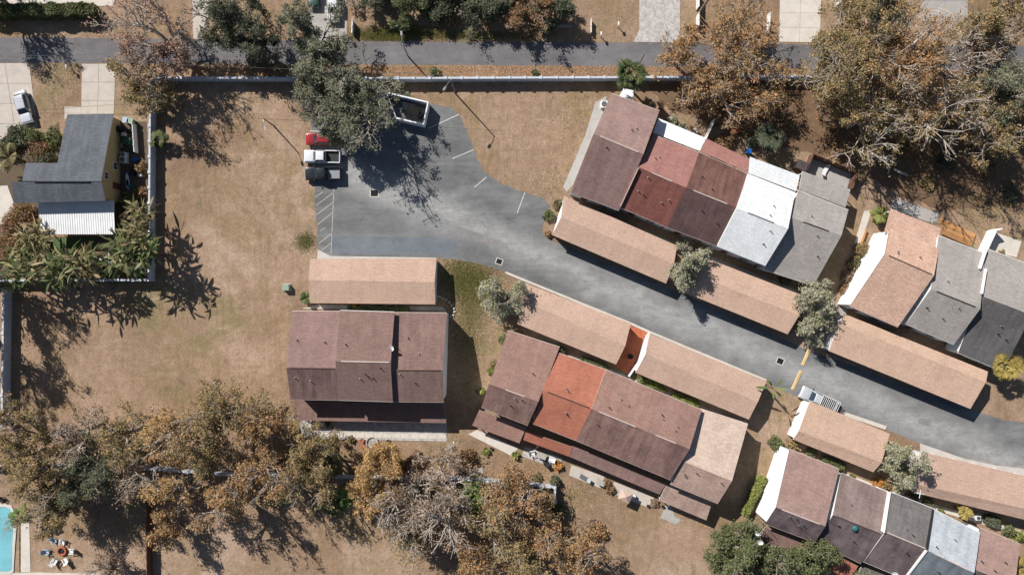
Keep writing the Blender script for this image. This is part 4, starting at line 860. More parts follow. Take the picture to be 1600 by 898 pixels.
bin_('dark green bin in the yard right of the yellow gable', 203, 222, 'binj', 1.0); bin_('pale blue bin nearest the driveway end of the clutter yard', 202, 190, 'bluep', .8); bin_('green bin beside the pale blue bin in the clutter yard', 209, 191, 'green_box', .8)
bin_('blue bin behind the red roofed dwelling near the dead vine', 1167, 238, 'blue', .7)
bin_('black bin at the corner of the clutter yard', 190, 204, 'dark', .8)
def crate(label, px, py, sx, sy, h_, mat, rz):
    r = empty('storage_box', W(px, py), label, 'storage box', rz=rz); m = MB(); m.loft(rect(-sx / 2, sx / 2, sy / 2, 0), rect(-sx * .54, sx * .54, sy * .54, h_)); m.build('body', M[mat], r); m = MB(); m.box((0, 0, h_ + .03), (sx * 1.14, sy * 1.14, .06)); m.build('lid', M[mat], r)
for q in ((205, 206, .7, .5, .5, 'dark', .3, 'dark storage box near the bins in the clutter yard'), (196, 211, .5, .5, .6, 'white_pl', .1, 'white storage box near the bins in the clutter yard'), (190, 229, .9, .6, .5, 'metalg', .2, 'grey storage box beside the upper air conditioner'), (209, 236, .6, .6, .7, 'dark', .7, 'dark storage box by the white rail fence'), (213, 250, .7, .5, .4, 'blue', .4, 'blue storage box along the clutter yard wall'), (210, 268, 1.1, .7, .5, 'dark', 1.2, 'long dark storage box below the blue one'), (221, 274, .45, .45, .5, 'white_pl', .2, 'white bucket-sized box by the yard wall'), (207, 292, .6, .5, .5, 'teal', .5, 'teal storage box beside the kayak'),
          (1046, 187, .6, .5, .5, 'white_pl', .4, 'white storage box behind the white porch roof'), (1086, 205, .7, .7, .4, 'stone', .3, 'stone-coloured box behind the white porch roof'), (1150, 205, 1.0, .7, .5, 'terra', .3, 'terracotta coloured box in the red dwelling yard'), (160, 405, .7, .5, .6, 'white_pl', .4, 'white storage box beside the ladder')): crate(q[7], *q[:7])
r = empty('kayak', W(201, 284), 'blue and white kayak lying beside the yellow gable wall', 'kayak', rz=R(96))
def hull(sc, z0): return [(x * sc, y * sc, z0) for x, y in ((-1.7, 0), (-1.1, .26), (0, .36), (1.1, .26), (1.7, 0), (1.1, -.26), (0, -.36), (-1.1, -.26))]
m = MB(); m.loft(hull(.8, .02), hull(1, .3)); m.build('hull', M['blue'], r); m = MB(); m.loft(hull(.82, .3), hull(.72, .36)); m.build('deck', M['white_pl'], r); m = MB(); m.loft([(x * .35 - .2, y * .6, .36) for x, y, _ in hull(1, 0)], [(x * .33 - .2, y * .56, .39) for x, y, _ in hull(1, 0)]); m.build('cockpit', M['black'], r)
r = empty('ladder', W(174, 402), 'white ladder lying in the broad leaved plants', 'ladder', rz=R(92))
for s in (-.2, .2):
    m = MB(); m.box((0, s, .35), (3.2, .06, .08)); m.build('rail', M['white_pl'], r)
for i in range(10): m = MB(); m.box((-1.45 + i * .32, 0, .35), (.06, .36, .05)); m.build('rung', M['white_pl'], r)
for s in (-1.4, 1.4): m = MB(); m.box((s, 0, .155), (.3, .5, .31)); m.build('support_block', M['terra'], r)
def chair(name, label, px, py, face, mat, group=None):
    r = empty(name, W(px, py), label, 'chair', group, face)
    m = MB(); m.loft(rect(-.3, .32, .3, .3), rect(-.3, .34, .3, .36)); m.build('seat', M[mat], r)
    m = MB(); m.loft([(-.34, -.3, .3), (-.26, -.3, .3), (-.26, .3, .3), (-.34, .3, .3)], [(-.62, -.34, 1.0), (-.56, -.34, 1.0), (-.56, .34, 1.0), (-.62, .34, 1.0)]); m.build('backrest', M[mat], r)
    for s in (-1, 1):
        m = MB(); m.box((0, s * .37, .58), (.8, .13, .04)); m.build('armrest', M[mat], r)
        for x in (.3, -.3): m = MB(); m.box((x, s * .34, .28), (.07, .06, .56)); m.build('leg', M[mat], r)
fp = (98, 859.5)
for i, (x, y, mt, lb) in enumerate(((87, 843, 'bluep', 'pale blue fire pit chair, upper left of the ring'), (100, 845, 'white_pl', 'white fire pit chair, at the top of the ring'), (75.5, 860, 'bluep', 'pale blue fire pit chair, leftmost of the ring'),
        (114.5, 859, 'white_pl', 'white fire pit chair, rightmost of the ring'), (88, 875, 'white_pl', 'white fire pit chair, lower left of the ring'), (105, 873.5, 'white_pl', 'white fire pit chair, lower right of the ring'))):
    chair('garden_chair', lb, x, y, math.atan2(y - fp[1], fp[0] - x), mt, 'chairs round the fire pit')
r = empty('fire_pit', W(*fp), 'round brick fire pit in the ring of garden chairs', 'fire pit'); m = MB(); m.lathe((0, 0, 0), [(.75, 0), (.72, .35), (.5, .35), (.48, .1), (0, .1)], 16); m.build('ring', M['terra'], r); m = MB(); m.lathe((0, 0, .1), [(.46, 0), (.3, .06), (0, .1)], 10); m.build('ash', M['dark'], r)
chair('garden_chair', 'blue-black chair at the left edge above the pool', 4, 779, R(-90), 'dark')
def table(label, px, py, w, l, mat, rz=0, round_=False):
    r = empty('garden_table', W(px, py), label, 'table', rz=rz); m = MB()
    (m.lathe((0, 0, .7), [(w, 0), (w, .05), (0, .05)], 18) if round_ else m.box((0, 0, .73), (l, w, .05))); m.build('tabletop', M[mat], r)
    for sx in (-1, 1):
        for sy in (-1, 1): m = MB(); q_ = (w * .6, w * .6) if round_ else (l * .42, w * .4); m.box((sx * q_[0], sy * q_[1], .35), (.06, .06, .7)); m.build('leg', M['dark'], r)
table('patio table behind the orange roofed dwelling', 846, 710, .9, 1.5, 'stone', R(-20)); chair('patio_chair', 'white patio chair left of the table behind the orange roof', 832, 707, R(10), 'white_pl'); chair('patio_chair', 'dark patio chair below the table behind the orange roof', 853, 721, R(110), 'dark'); chair('patio_chair', 'white patio chair right of the table behind the orange roof', 861, 716, R(160), 'white_pl')
table('round white table between the parasol and the dark porch shade', 988, 773, .42, 0, 'white_pl', 0, True); table('grey table on the pinkish patio beside the lounge chair', 938, 752, .8, 1.2, 'stone', R(-25))
def lounger(label, px, py, rz, mat):
    r = empty('lounge_chair', W(px, py), label, 'lounge chair', rz=rz); m = MB(); m.box((.25, 0, .33), (1.3, .62, .08)); m.build('seat', M[mat], r)
    m = MB(); m.loft([(-.42, -.31, .3), (-.36, -.31, .37), (-.36, .31, .37), (-.42, .31, .3)], [(-.95, -.31, .72), (-.9, -.31, .78), (-.9, .31, .78), (-.95, .31, .72)]); m.build('backrest', M[mat], r)
    for x in (.8, -.35):
        for s in (-1, 1): m = MB(); m.box((x, s * .27, .15), (.06, .06, .3)); m.build('leg', M['dark'], r)
lounger('grey lounge chair on the pinkish patio behind the brown dwellings', 914, 746, R(150), 'metalg'); lounger('white lounge chair in the fenced shaded patio', 1288, 267, R(60), 'white_pl')
r = empty('parasol', W(974, 769), 'tan square parasol on the patio behind the brown dwellings', 'parasol', rz=R(-25)); m = MB(); m.tube([(0, 0, 0), (0, 0, 2.3)], .04, 6); m.build('pole', M['trim'], r)
m = MB(); c_ = [(-.95, -.85, 1.95), (.95, -.85, 1.95), (.95, .85, 1.95), (-.95, .85, 1.95)]
for i in range(4): m.face([c_[i], c_[(i + 1) % 4], (0, 0, 2.4)]); m.face([c_[(i + 1) % 4], c_[i], (0, 0, 2.36)])
m.build('canopy', M['trimt'], r); m = MB(); m.lathe((0, 0, 0), [(.3, 0), (.28, .08), (0, .1)], 12); m.build('base', M['conc_d'], r)
def pot(label, px, py, s=.35, mat='terra'):
    r = empty('plant_pot', W(px, py), label, 'plant pot'); m = MB(); m.lathe((0, 0, 0), [(s * .7, 0), (s, s * 1.5), (s * 1.08, s * 1.5), (s * 1.08, s * 1.7), (s * .9, s * 1.7), (s * .85, s * 1.4), (0, s * 1.4)], 12); m.build('pot', M[mat], r); return r
pot('dark planter in the shade of the orange tiled court', 984, 556, .4, 'dark'); pot('terracotta pot left of the garden fountain', 567, 687, .3); pot('terracotta pot right of the garden fountain', 607, 688, .25, 'dark'); pot('dark pot below the garden fountain path', 565, 716, .25, 'dark')
pot('small dark pot on the patio end beside the round white table', 1012, 789, .22, 'dark'); pot('small dark pot on the grass behind the tan end dwelling', 1035, 790, .22, 'dark'); pot('dark pot at the lower edge of the pale corner patio', 768, 700, .2, 'dark')
r = empty('garden_fountain', W(582, 691), 'tiered stone garden fountain on the red brick pad', 'fountain'); m = MB(); m.lathe((0, 0, 0), [(.85, 0), (.95, .35), (1.0, .4), (.85, .4), (.8, .2), (0, .2)], 16); m.build('basin', M['stone'], r)
m = MB(); m.lathe((0, 0, .2), [(.25, 0), (.14, .5), (.2, .7), (0, .7)], 10); m.build('column', M['stone'], r); m = MB(); m.lathe((0, 0, .85), [(.1, 0), (.5, .16), (.52, .2), (.4, .16), (0, .1)], 14); m.build('bowl', M['stone'], r)
r = empty('garden_edging', W(698, 474), 'curved row of pale edging stones right of the carport end', 'edging'); oe = W(698, 474); CV = [(683, 463), (687, 463.5), (692, 466), (697, 468), (702, 472), (706, 477), (709, 482), (710, 487), (708, 492), (704, 494)]
for i, (x, y) in enumerate(CV):
    p = W(x, y); m = MB(); m.box((p.x, p.y, .1), (.42, .26, .2), rz=random.uniform(0, 3), top=.8); m.build('stone', M['conc'], r, origin=oe)
# pool garden at the lower left corner
pool = empty('swimming_pool', W(-8, 842), 'turquoise swimming pool cut by the left edge', 'pool'); op = W(-8, 842)
PP = [(-60, 790), (8, 791), (17, 794), (22, 808), (22, 826), (20, 850), (20, 888), (14, 892), (-60, 892)]; EXCL.append(np.array([(-60, 786), (30, 786), (30, 898), (-60, 898)], float))
Q = [W(*p) for p in PP]; cq = sum(Q, Vector()) / len(Q)
m = MB(); m.face([(p.x, p.y, .012) for p in reversed(Q)]); m.build('basin', M['pooltile'], pool, origin=op)
m = MB(); m.face([(p.x, p.y, .07) for p in reversed(Q)]); m.build('water', M['water'], pool, origin=op)
m = MB(); O = [p + (p - cq).normalized() * .5 for p in Q]
for i in range(len(Q)):
    j = (i + 1) % len(Q); m.prism([Q[i], Q[j], O[j], O[i]], 0, .12)
m.build('coping', M['conc'], pool, origin=op)
sheet('garden_path', [(33, 815), (46, 815), (48, 893), (33, 893)], .05, M['conc'], 'white paved strip right of the pool', 'path', th=.05)
sheet('garden_path', [(-60, 896), (60, 893.5), (260, 898), (260, 915), (-60, 915)], .06, M['conc'], 'white paved strip along the bottom left edge', 'path', th=.06)
r = empty('stepping_stones', W(750, 735), 'pale square stepping stone near the palm behind the long row', 'stepping stone'); m = MB(); m.box((0, 0, .04), (.9, .8, .08), rz=.1); m.build('stone', M['conc_d'], r)
r = empty('garden_bench', W(1405, 270), 'long pale bench on the shaded lawn at the right', 'bench', rz=R(-25)); m = MB(); m.box((0, 0, .42), (2.4, .4, .06)); m.build('seat', M['stone'], r)
for s in (-.9, .9): m = MB(); m.box((s, 0, .2), (.1, .36, .4)); m.build('leg', M['dark'], r)
r = empty('garden_bench', W(877, 43), 'long pale bench in front of the dark shrubs by the street', 'bench'); m = MB(); m.box((0, 0, .45), (3.0, .4, .06)); m.build('seat', M['conc_d'], r)
for s in (-1.2, 1.2): m = MB(); m.box((s, 0, .21), (.1, .36, .42)); m.build('leg', M['dark'], r)
aw = empty('awning', W(978, 150), 'small white awning behind the first upper right dwelling by the fan palm', 'awning'); oa = W(978, 150)
P = [W(974, 138, 2.4), W(991.5, 142, 2.4), W(987, 157, 2.7), W(968, 150, 2.7)]; m = MB(); m.slab(P, .07); m.build('roof', M['wallb'], aw, origin=oa)
for i in range(4): p = P[i] * .98 + (sum(P, Vector()) / 4) * .02; p = lerp(P[i], sum(P, Vector()) / 4, .12); m = MB(); m.tube([(p.x, p.y, 0), (p.x, p.y, p.z - .05)], .05, 6); m.build('post', M['trim'], aw, origin=oa)
hb = empty('shed', W(1246, 262), 'small dark shed beside the fenced back patio', 'shed', rz=R(-22)); m = MB(); m.box((0, 0, .9), (1.5, 1.2, 1.8)); m.build('wall', M['dark'], hb); m = MB(); m.loft(rect(-.85, .85, .7, 1.8), rect(-.8, .8, .66, 1.9)); m.build('roof', M['r_black'], hb); m = MB(); m.box((0, -.61, .85), (.7, .05, 1.6)); m.build('door', M['woodf'], hb)
#PART3

# ------------------------------------------------------------------ vegetation
def tubes_np(segs, sides_by_depth):
    VV, FF, off = [], [], 0
    for P, r, dep in segs:
        n = len(P); k = sides_by_depth[dep]
        T = np.gradient(P, axis=0); T /= np.linalg.norm(T, axis=1)[:, None] + 1e-9
        ref = np.where(np.abs(T[:, 2:3]) > .85, np.array([[1., .2, 0]]), np.array([[0, 0, 1.]]))
        U = np.cross(T, ref); U /= np.linalg.norm(U, axis=1)[:, None] + 1e-9; B = np.cross(T, U)
        a = np.arange(k) * 2 * np.pi / k
        V = P[:, None, :] + r[:, None, None] * (np.cos(a)[None, :, None] * U[:, None, :] + np.sin(a)[None, :, None] * B[:, None, :])
        i, j = np.meshgrid(np.arange(n - 1), np.arange(k), indexing='ij'); j2 = (j + 1) % k
        F = np.stack([i * k + j, i * k + j2, (i + 1) * k + j2, (i + 1) * k + j], -1).reshape(-1, 4) + off
        VV.append(V.reshape(-1, 3)); FF.append(F); off += n * k
    return np.concatenate(VV), np.concatenate(FF)
def skeleton(rng, Rr, h, nl=(7, 4, 4, 3), trunk=.3, spread=1.0, rtrunk=None, wander=.2, flatten=1.0):
    segs, tips, lush, cur = [], [], [], [1.0]
    r0 = rtrunk or .028 * h + .06
    th = h * trunk
    P = np.array([[0, 0, 0], [rng.normal(0, .1), rng.normal(0, .1), th * .5], [rng.normal(0, .2), rng.normal(0, .2), th]])
    segs.append([P, np.array([r0 * 1.25, r0, r0 * .9]), 0])
    def grow(p, d, Lg, r, dep):
        n = 5 if dep < 3 else (4 if dep == 3 else 3); pts = [p]; dd = d.copy()
        for i in range(n - 1):
            dd = dd + rng.normal(0, wander, 3) + np.array([0, 0, .05 if dep < 3 else .0]); dd /= np.linalg.norm(dd); pts.append(pts[-1] + dd * Lg / (n - 1))
        P = np.array(pts); segs.append([P, np.linspace(r, r * .45, n), dep])
        if dep == len(nl): tips.append(P[-1]); tips.append(P[-2] * .5 + P[-1] * .5); lush.extend([cur[0]] * 2); return
        if dep == len(nl) - 2: cur[0] = rng.gamma(1.1, 1.0)
        for c in range(nl[dep]):
            t_ = rng.uniform(.35, 1.0) if c else 1.0; i = min(int(t_ * (n - 1)), n - 2); f = t_ * (n - 1) - i; q = P[i] * (1 - f) + P[i + 1] * f
            dv = P[i + 1] - P[i]; dv /= np.linalg.norm(dv)
            nd = dv + rng.normal(0, .62, 3) * np.array([1, 1, .6]); nd /= np.linalg.norm(nd)
            grow(q, nd, Lg * rng.uniform(.5, .78), r * .55, dep + 1)
    a0 = rng.uniform(0, 6.28)
    for i in range(nl[0]):
        az = a0 + 2 * np.pi * i / nl[0] + rng.normal(0, .25); el = rng.uniform(.2, .95) * spread
        d = np.array([np.cos(az) * np.cos(el), np.sin(az) * np.cos(el), np.sin(el)])
        grow(P[-1] + np.array([0, 0, -rng.uniform(0, .35) * th]), d, Rr * rng.uniform(.34, .82), r0 * .55, 1)
    tips = np.array(tips); rad = np.hypot(tips[:, 0], tips[:, 1]); s = Rr / np.percentile(rad, 93)
    zmax = np.percentile(tips[:, 2], 97)
    def fit(P):
        Q = P.copy(); Q[:, :2] *= s; up = Q[:, 2] > th * .6
        Q[up, 2] = th * .6 + (Q[up, 2] - th * .6) * (h * .95 - th * .6) / max(zmax - th * .6, .5); return Q
    for sg in segs: sg[0] = fit(sg[0])
    return segs, fit(tips), np.array(lush)
LITTER = []
RICH = 1.0
def tree(label, px, py, rpx, h, kind, seed, dens=20, bark='bark', size=.112, nl=None, name='oak_tree', trunk=.3, sig=.3, zc=.62, litter=None, group=None, twig=.04, asp=None):
    rng = np.random.default_rng(seed); c = W(px, py, zc * h); base = Vector((c.x, c.y, 0)); Rr = rpx * .1 * (1 - zc * h / H)
    if nl is None: nl = (7, 4, 4, 3) if Rr < 5 else ((8, 5, 4, 4) if Rr < 7 else (9, 5, 5, 4))
    segs, tips, lush = skeleton(rng, Rr, h, nl, trunk)
    root = empty(name, base, label, 'tree', group)
    for sg in segs: sg[1] = np.maximum(sg[1], twig)
    V, F = tubes_np(segs, [8, 6, 5, 4, 3, 3]); link('trunk', fast_mesh('trunk', V, F, M[bark]), root)
    # whole sprays vary in density: gaps and dense clumps
    w = rng.gamma(1.2, 1.0, len(tips)) * lush; w = np.minimum(w / w.mean(), 4.5); cnt = rng.poisson(dens * (1.15 if kind in ('dark', 'green', 'greygreen', 'pale') else .72) * w)
    C = np.repeat(tips, cnt, axis=0); C = C + rng.normal(size=C.shape) * np.array([sig, sig, sig * .6]); C[:, 2] = np.maximum(C[:, 2], .3)
    if len(C):
        V, F = leaf_quads(rng, C, size); link('crown', fast_mesh('crown', V, F, L[kind]), root)
    LITTER.append((base.x + .8, base.y - .8, Rr * (1.1), int(60 * Rr * Rr * .4) if kind in ('rust', 'olive', 'pink', 'yellow', 'tan') else int(8 * Rr * Rr)))
    return root
def shrub(label, px, py, rpx, h, kind, seed, name='shrub', dens=1.0, size=.13, cat='shrub', group=None, ry=None, rz=0.0):
    """leafy mound on a few stems"""
    rng = np.random.default_rng(seed); c = W(px, py, h * .5); base = Vector((c.x, c.y, 0)); Rr = rpx * .1; Ry = (ry * .1) if ry else Rr
    root = empty(name, base, label, cat, group, rz)
    segs = []
    for i in range(7):
        az = rng.uniform(0, 6.28); q = rng.uniform(.3, .75); e = np.array([np.cos(az) * Rr * q, np.sin(az) * Ry * q, h * rng.uniform(.55, .9)]); segs.append([np.array([[0, 0, 0], e * .5 + rng.normal(0, .05, 3), e]), np.array([.04, .03, .015]), 0])
    V, F = tubes_np(segs, [4]); link('stem', fast_mesh('stem', V, F, M['bark']), root)
    n = int(dens * 260 * max(.6, Rr * Ry + .5 * h * (Rr + Ry))); n = min(n, 5200)
    k = 14; cl = rng.normal(size=(k, 3)); cl /= np.linalg.norm(cl, axis=1)[:, None]; cl[:, 2] = np.abs(cl[:, 2])
    d = rng.normal(size=(n, 3)); d /= np.linalg.norm(d, axis=1)[:, None]; d[:, 2] = np.abs(d[:, 2]) * 1.0
    lump = 1 + .28 * np.sin(4.1 * d[:, 0] + seed) * np.cos(3.7 * d[:, 1] + seed * 2) + .12 * rng.normal(size=n)
    rr = rng.uniform(.55, 1.0, n) ** .5 * lump
    C = d * rr[:, None] * np.array([Rr, Ry, h * .8]) ; C[:, 2] += .12 * h
    V, F = leaf_quads(rng, C, size, .4); link('foliage', fast_mesh('foliage', V, F, L[kind]), root)
    return root
def hedge(label, a, b, wpx, h, kind, seed, dens=1.0):
    rng = np.random.default_rng(seed); A, B = W(*a), W(*b); d = B - A; Lg = d.length; c = (A + B) / 2
    root = empty('hedge', c, label, 'hedge', rz=math.atan2(d.y, d.x)); w = wpx * .1; n = min(int(dens * 230 * (Lg * (w + 2 * h) + 2 * w * h)), 30000)
    P = rng.uniform(-1, 1, (n, 3)); ax_ = rng.integers(0, 4, n); P[ax_ == 0, 1] = np.sign(P[ax_ == 0, 1]); P[(ax_ == 1) | (ax_ == 2), 2] = 1; P[:, 2] = np.maximum(P[:, 2], -.8)
    wob = 1 + .12 * np.sin(P[:, 0] * Lg * 1.3 + seed)
    C = P * np.array([Lg / 2, w / 2, h / 2]) * np.stack([np.ones(n), wob, np.ones(n)], 1); C[:, 2] = (C[:, 2] + h / 2) * (.93 + .1 * np.sin(P[:, 0] * Lg * .9 + 1)); C += rng.normal(0, .07, C.shape)
    V, F = leaf_quads(rng, C, .12, .3); link('foliage', fast_mesh('foliage', V, F, L[kind]), root)
    segs = []
    for i in range(max(2, int(Lg / .9))):
        x = -Lg / 2 + (i + .5) * Lg / max(2, int(Lg / .9)); segs.append([np.array([[x, 0, 0], [x + rng.normal(0, .1), rng.normal(0, .1), h * .5], [x + rng.normal(0, .2), rng.normal(0, .2), h * .85]]), np.array([.05, .04, .02]), 0])
    V, F = tubes_np(segs, [4]); link('stem', fast_mesh('stem', V, F, M['bark']), root)
def ribbon(path, width, side):
    """path (n,3), width (n), side (n,3) -> strip verts"""
    a = path - side * width[:, None]; b = path + side * width[:, None]; n = len(path)
    V = np.stack([a, b], 1).reshape(-1, 3); i = np.arange(n - 1) * 2; F = np.stack([i, i + 1, i + 3, i + 2], -1); return V, F
def palm(label, px, py, rpx, h, kind, seed, style='feather', n=22, name='palm', cat='palm', group=None, bare=0.0):
    rng = np.random.default_rng(seed); zc = h; c = W(px, py, zc); base = Vector((c.x, c.y, 0)); Lf = rpx * .1 * 1.08
    root = empty(name, base, label, cat, group)
    VV, FF, off = [], [], 0
    def add(V, F):
        nonlocal off
        VV.append(V); FF.append(F + off); off += len(V)
    if h > .8:
        V, F = tubes_np([[np.array([[0, 0, 0], [.08, .05, h * .5], [0, 0, h]]), np.array([.24, .18, .16]) * (1 if style != 'paddle' else .8), 0]], [9]); link('trunk', fast_mesh('trunk', V, F, M['trunkpalm']), root)
    for i in range(n):
        az = i * 2.399 + rng.normal(0, .2); el = rng.uniform(-.25, 1.15); ll = Lf * (rng.uniform(.75, 1.1) if style != 'fan' else rng.uniform(.2, 1.1) ** .7)
        t_ = np.linspace(0, 1, 8); dr = np.array([np.cos(az), np.sin(az), 0.])
        rise = np.sin(el) * ll * t_ - (0.55 if style != 'paddle' else .38) * ll * t_ ** 2 * (1 - .3 * np.sin(el))
        path = dr[None] * (np.cos(el * .7) * ll * t_)[:, None]; path[:, 2] = h + rise
        if style == 'paddle' and n > 20:
            q = (i * 5 // n); st_ = np.array([np.cos(q * 1.3 + seed), np.sin(q * 1.3 + seed), 0.]) * Lf * .55 * (q > 0); path = path * rng.uniform(.4, 1.0) + st_ + (np.array([-np.sin(az), np.cos(az), 0.])[None] * (t_ ** 2 * rng.normal(0, .35) * ll)[:, None]); path[:, 2] += (h * rng.uniform(.55, 1.0) - path[0, 2])
        path[:, 2] = np.maximum(path[:, 2], .08)
        sd_ = np.array([-np.sin(az), np.cos(az), 0.])
        if style == 'feather':
            add(*ribbon(path, np.linspace(.05, .015, 8), np.repeat(sd_[None], 8, 0)))
            m_ = 26; tt = np.linspace(.12, 1, m_); cen = np.stack([np.interp(tt, t_, path[:, k]) for k in range(3)], 1)
            for s in (-1, 1):
                ln = .32 * ll * np.sin(np.pi * (tt * .85 + .12)) + .08; tipv = cen + (sd_ * s)[None] * ln[:, None] * .85 + dr[None] * (ln * .5)[:, None]; tipv[:, 2] -= ln * rng.uniform(.15, .5); tipv[:, 2] = np.maximum(tipv[:, 2], .03)
                wv = dr * .05; V = np.stack([cen - wv, cen + wv, tipv + wv * .3, tipv - wv * .3], 1).reshape(-1, 3); add(V, np.arange(4 * m_).reshape(-1, 4))
        elif style == 'fan':
            hub = path[4]; add(*ribbon(path[:5], np.full(5, .03), np.repeat(sd_[None], 5, 0)))
            k = 13; fl = ll * .52
            for j in range(k):
                a = az + (j - k // 2) * .24; v = np.array([np.cos(a), np.sin(a), .0]); tip = hub + v * fl * (1 - .03 * abs(j - k // 2)); tip[2] += np.sin(el) * fl * .35 - .25 * fl + rng.normal(0, .06); s2 = np.array([-v[1], v[0], .25]) * .09
                mid = hub * .45 + tip * .55 + np.array([0, 0, .06]); add(np.array([hub, mid - s2, tip, mid + s2]), np.array([[0, 1, 2, 3]]))
        else:
            wd = .17 * np.sin(np.pi * np.clip((t_ - .3) / .7, 0, 1)) ** .7 * rng.uniform(.7, 1.2) + .03
            tl = rng.normal(0, .5); sdd = sd_ * np.cos(tl) + np.array([0, 0, 1.]) * np.sin(tl); add(*ribbon(path, wd, np.repeat(sdd[None], 8, 0)))
    V, F = np.concatenate(VV), np.concatenate(FF); link('fronds', fast_mesh('fronds', V, F, L[kind]), root)
    return root

T = tree
# --- along the street, upper left
T('pinkish brown oak overhanging the street at the left wall corner', 236, 50, 70, 13, 'pink', 101, 13, 'barkp', litter=1)
T('tan-leaved oak in front of the yellow gabled house driveway', 214, 130, 46, 10, 'olive', 102, 20)
T('dark green oak at the top edge beside the narrow driveway', 375, 36, 66, 11, 'dark', 103, 26)
T('grey-green oak covering the street left of the big oak', 488, 64, 52, 10, 'greygreen', 104, 30)
T('big grey-green oak spreading over the parked red car and dumpster enclosure', 551, 170, 74, 10.5, 'greygreen', 105, 24)
T('smaller oak crown hanging over the perimeter wall left of the big oak', 486, 132, 40, 8.5, 'greygreen', 106, 24)
T('low oak crown over the tail of the red car', 531, 206, 25, 8, 'greygreen', 107, 26, nl=(6, 4, 3, 3))
for i, (x, y, r_, k, h_, lb) in enumerate(((582, -14, 34, 'dark', 3.5, 'dark evergreen at the top edge right of the white car'), (640, -6, 40, 'green', 3.2, 'green evergreen at the top edge above the small sign post'), (705, -8, 40, 'dark', 3.6, 'dark evergreen at the top edge with a brown bush below'),
        (768, 0, 44, 'dark', 4.5, 'dark evergreen at the top edge, middle of the thicket'), (830, 6, 42, 'brownbush', 4.8, 'brown vine-covered evergreen behind the pale street bench'), (872, 12, 28, 'dark', 4, 'dark evergreen at the right end of the top thicket'))):
    T(lb, x, y, r_, h_, k, 110 + i, 30, trunk=.18, name='evergreen_tree', group='evergreen thicket across the street')
T('bare-leaved scrub tree in the dark shade at the top right', 1395, 2, 34, 6, 'dark', 118, 16)
# trees just outside the frame whose shadows fall across the street and the left lawn
T('oak beyond the upper left corner shading the street', -56, -34, 52, 12, 'olive', 141, 14); T('oak beyond the left edge shading the wall at mid-lawn', -64, 432, 44, 13, 'olive', 142, 20); T('second oak beyond the left edge shading the lower lawn', -70, 540, 46, 13, 'olive', 143, 20)
# --- orange oaks by the upper right row
T('orange oak overhanging the street at the paver driveway', 1165, 50, 66, 9.5, 'rust', 121, 14)
T('orange oak inside the perimeter wall above the white porch roof', 1122, 136, 56, 9, 'rust', 122, 15)
T('slim orange oak leaning over the paver driveway mouth', 1066, 82, 38, 8, 'rust', 123, 16)
T('brown-orange oak beside the wall end, right of the street oaks', 1200, 142, 42, 8, 'rust', 124, 15)
# --- huge right cluster
T('broad olive and rust oak at the end of the perimeter wall', 1332, 86, 82, 14, 'olive', 131, 24)
T('broad rust oak between the olive oak and the bare grey tree', 1420, 90, 84, 15, 'rust', 132, 20, 'barkp')
T('half-bare oak with pale limbs above the shaded right lawn', 1368, 176, 72, 12, 'olive', 133, 12, 'barkp', twig=.05)
T('bare pinkish-grey tree below the shaded driveway', 1502, 78, 64, 11, 'tan', 134, 5, 'barkp', twig=.04)
T('olive tree at the top right corner', 1565, 30, 56, 13, 'olive', 135, 18)
T('half-bare oak with pale branching limbs near the right edge', 1490, 170, 74, 13, 'olive', 136, 8, 'barkp', twig=.045)
T('grey-green tree at the right edge below the corner', 1578, 140, 54, 12, 'greygreen', 137, 20)
T('rust-leaved oak over the dark lawn at the right edge', 1565, 205, 50, 12, 'olive', 138, 16)
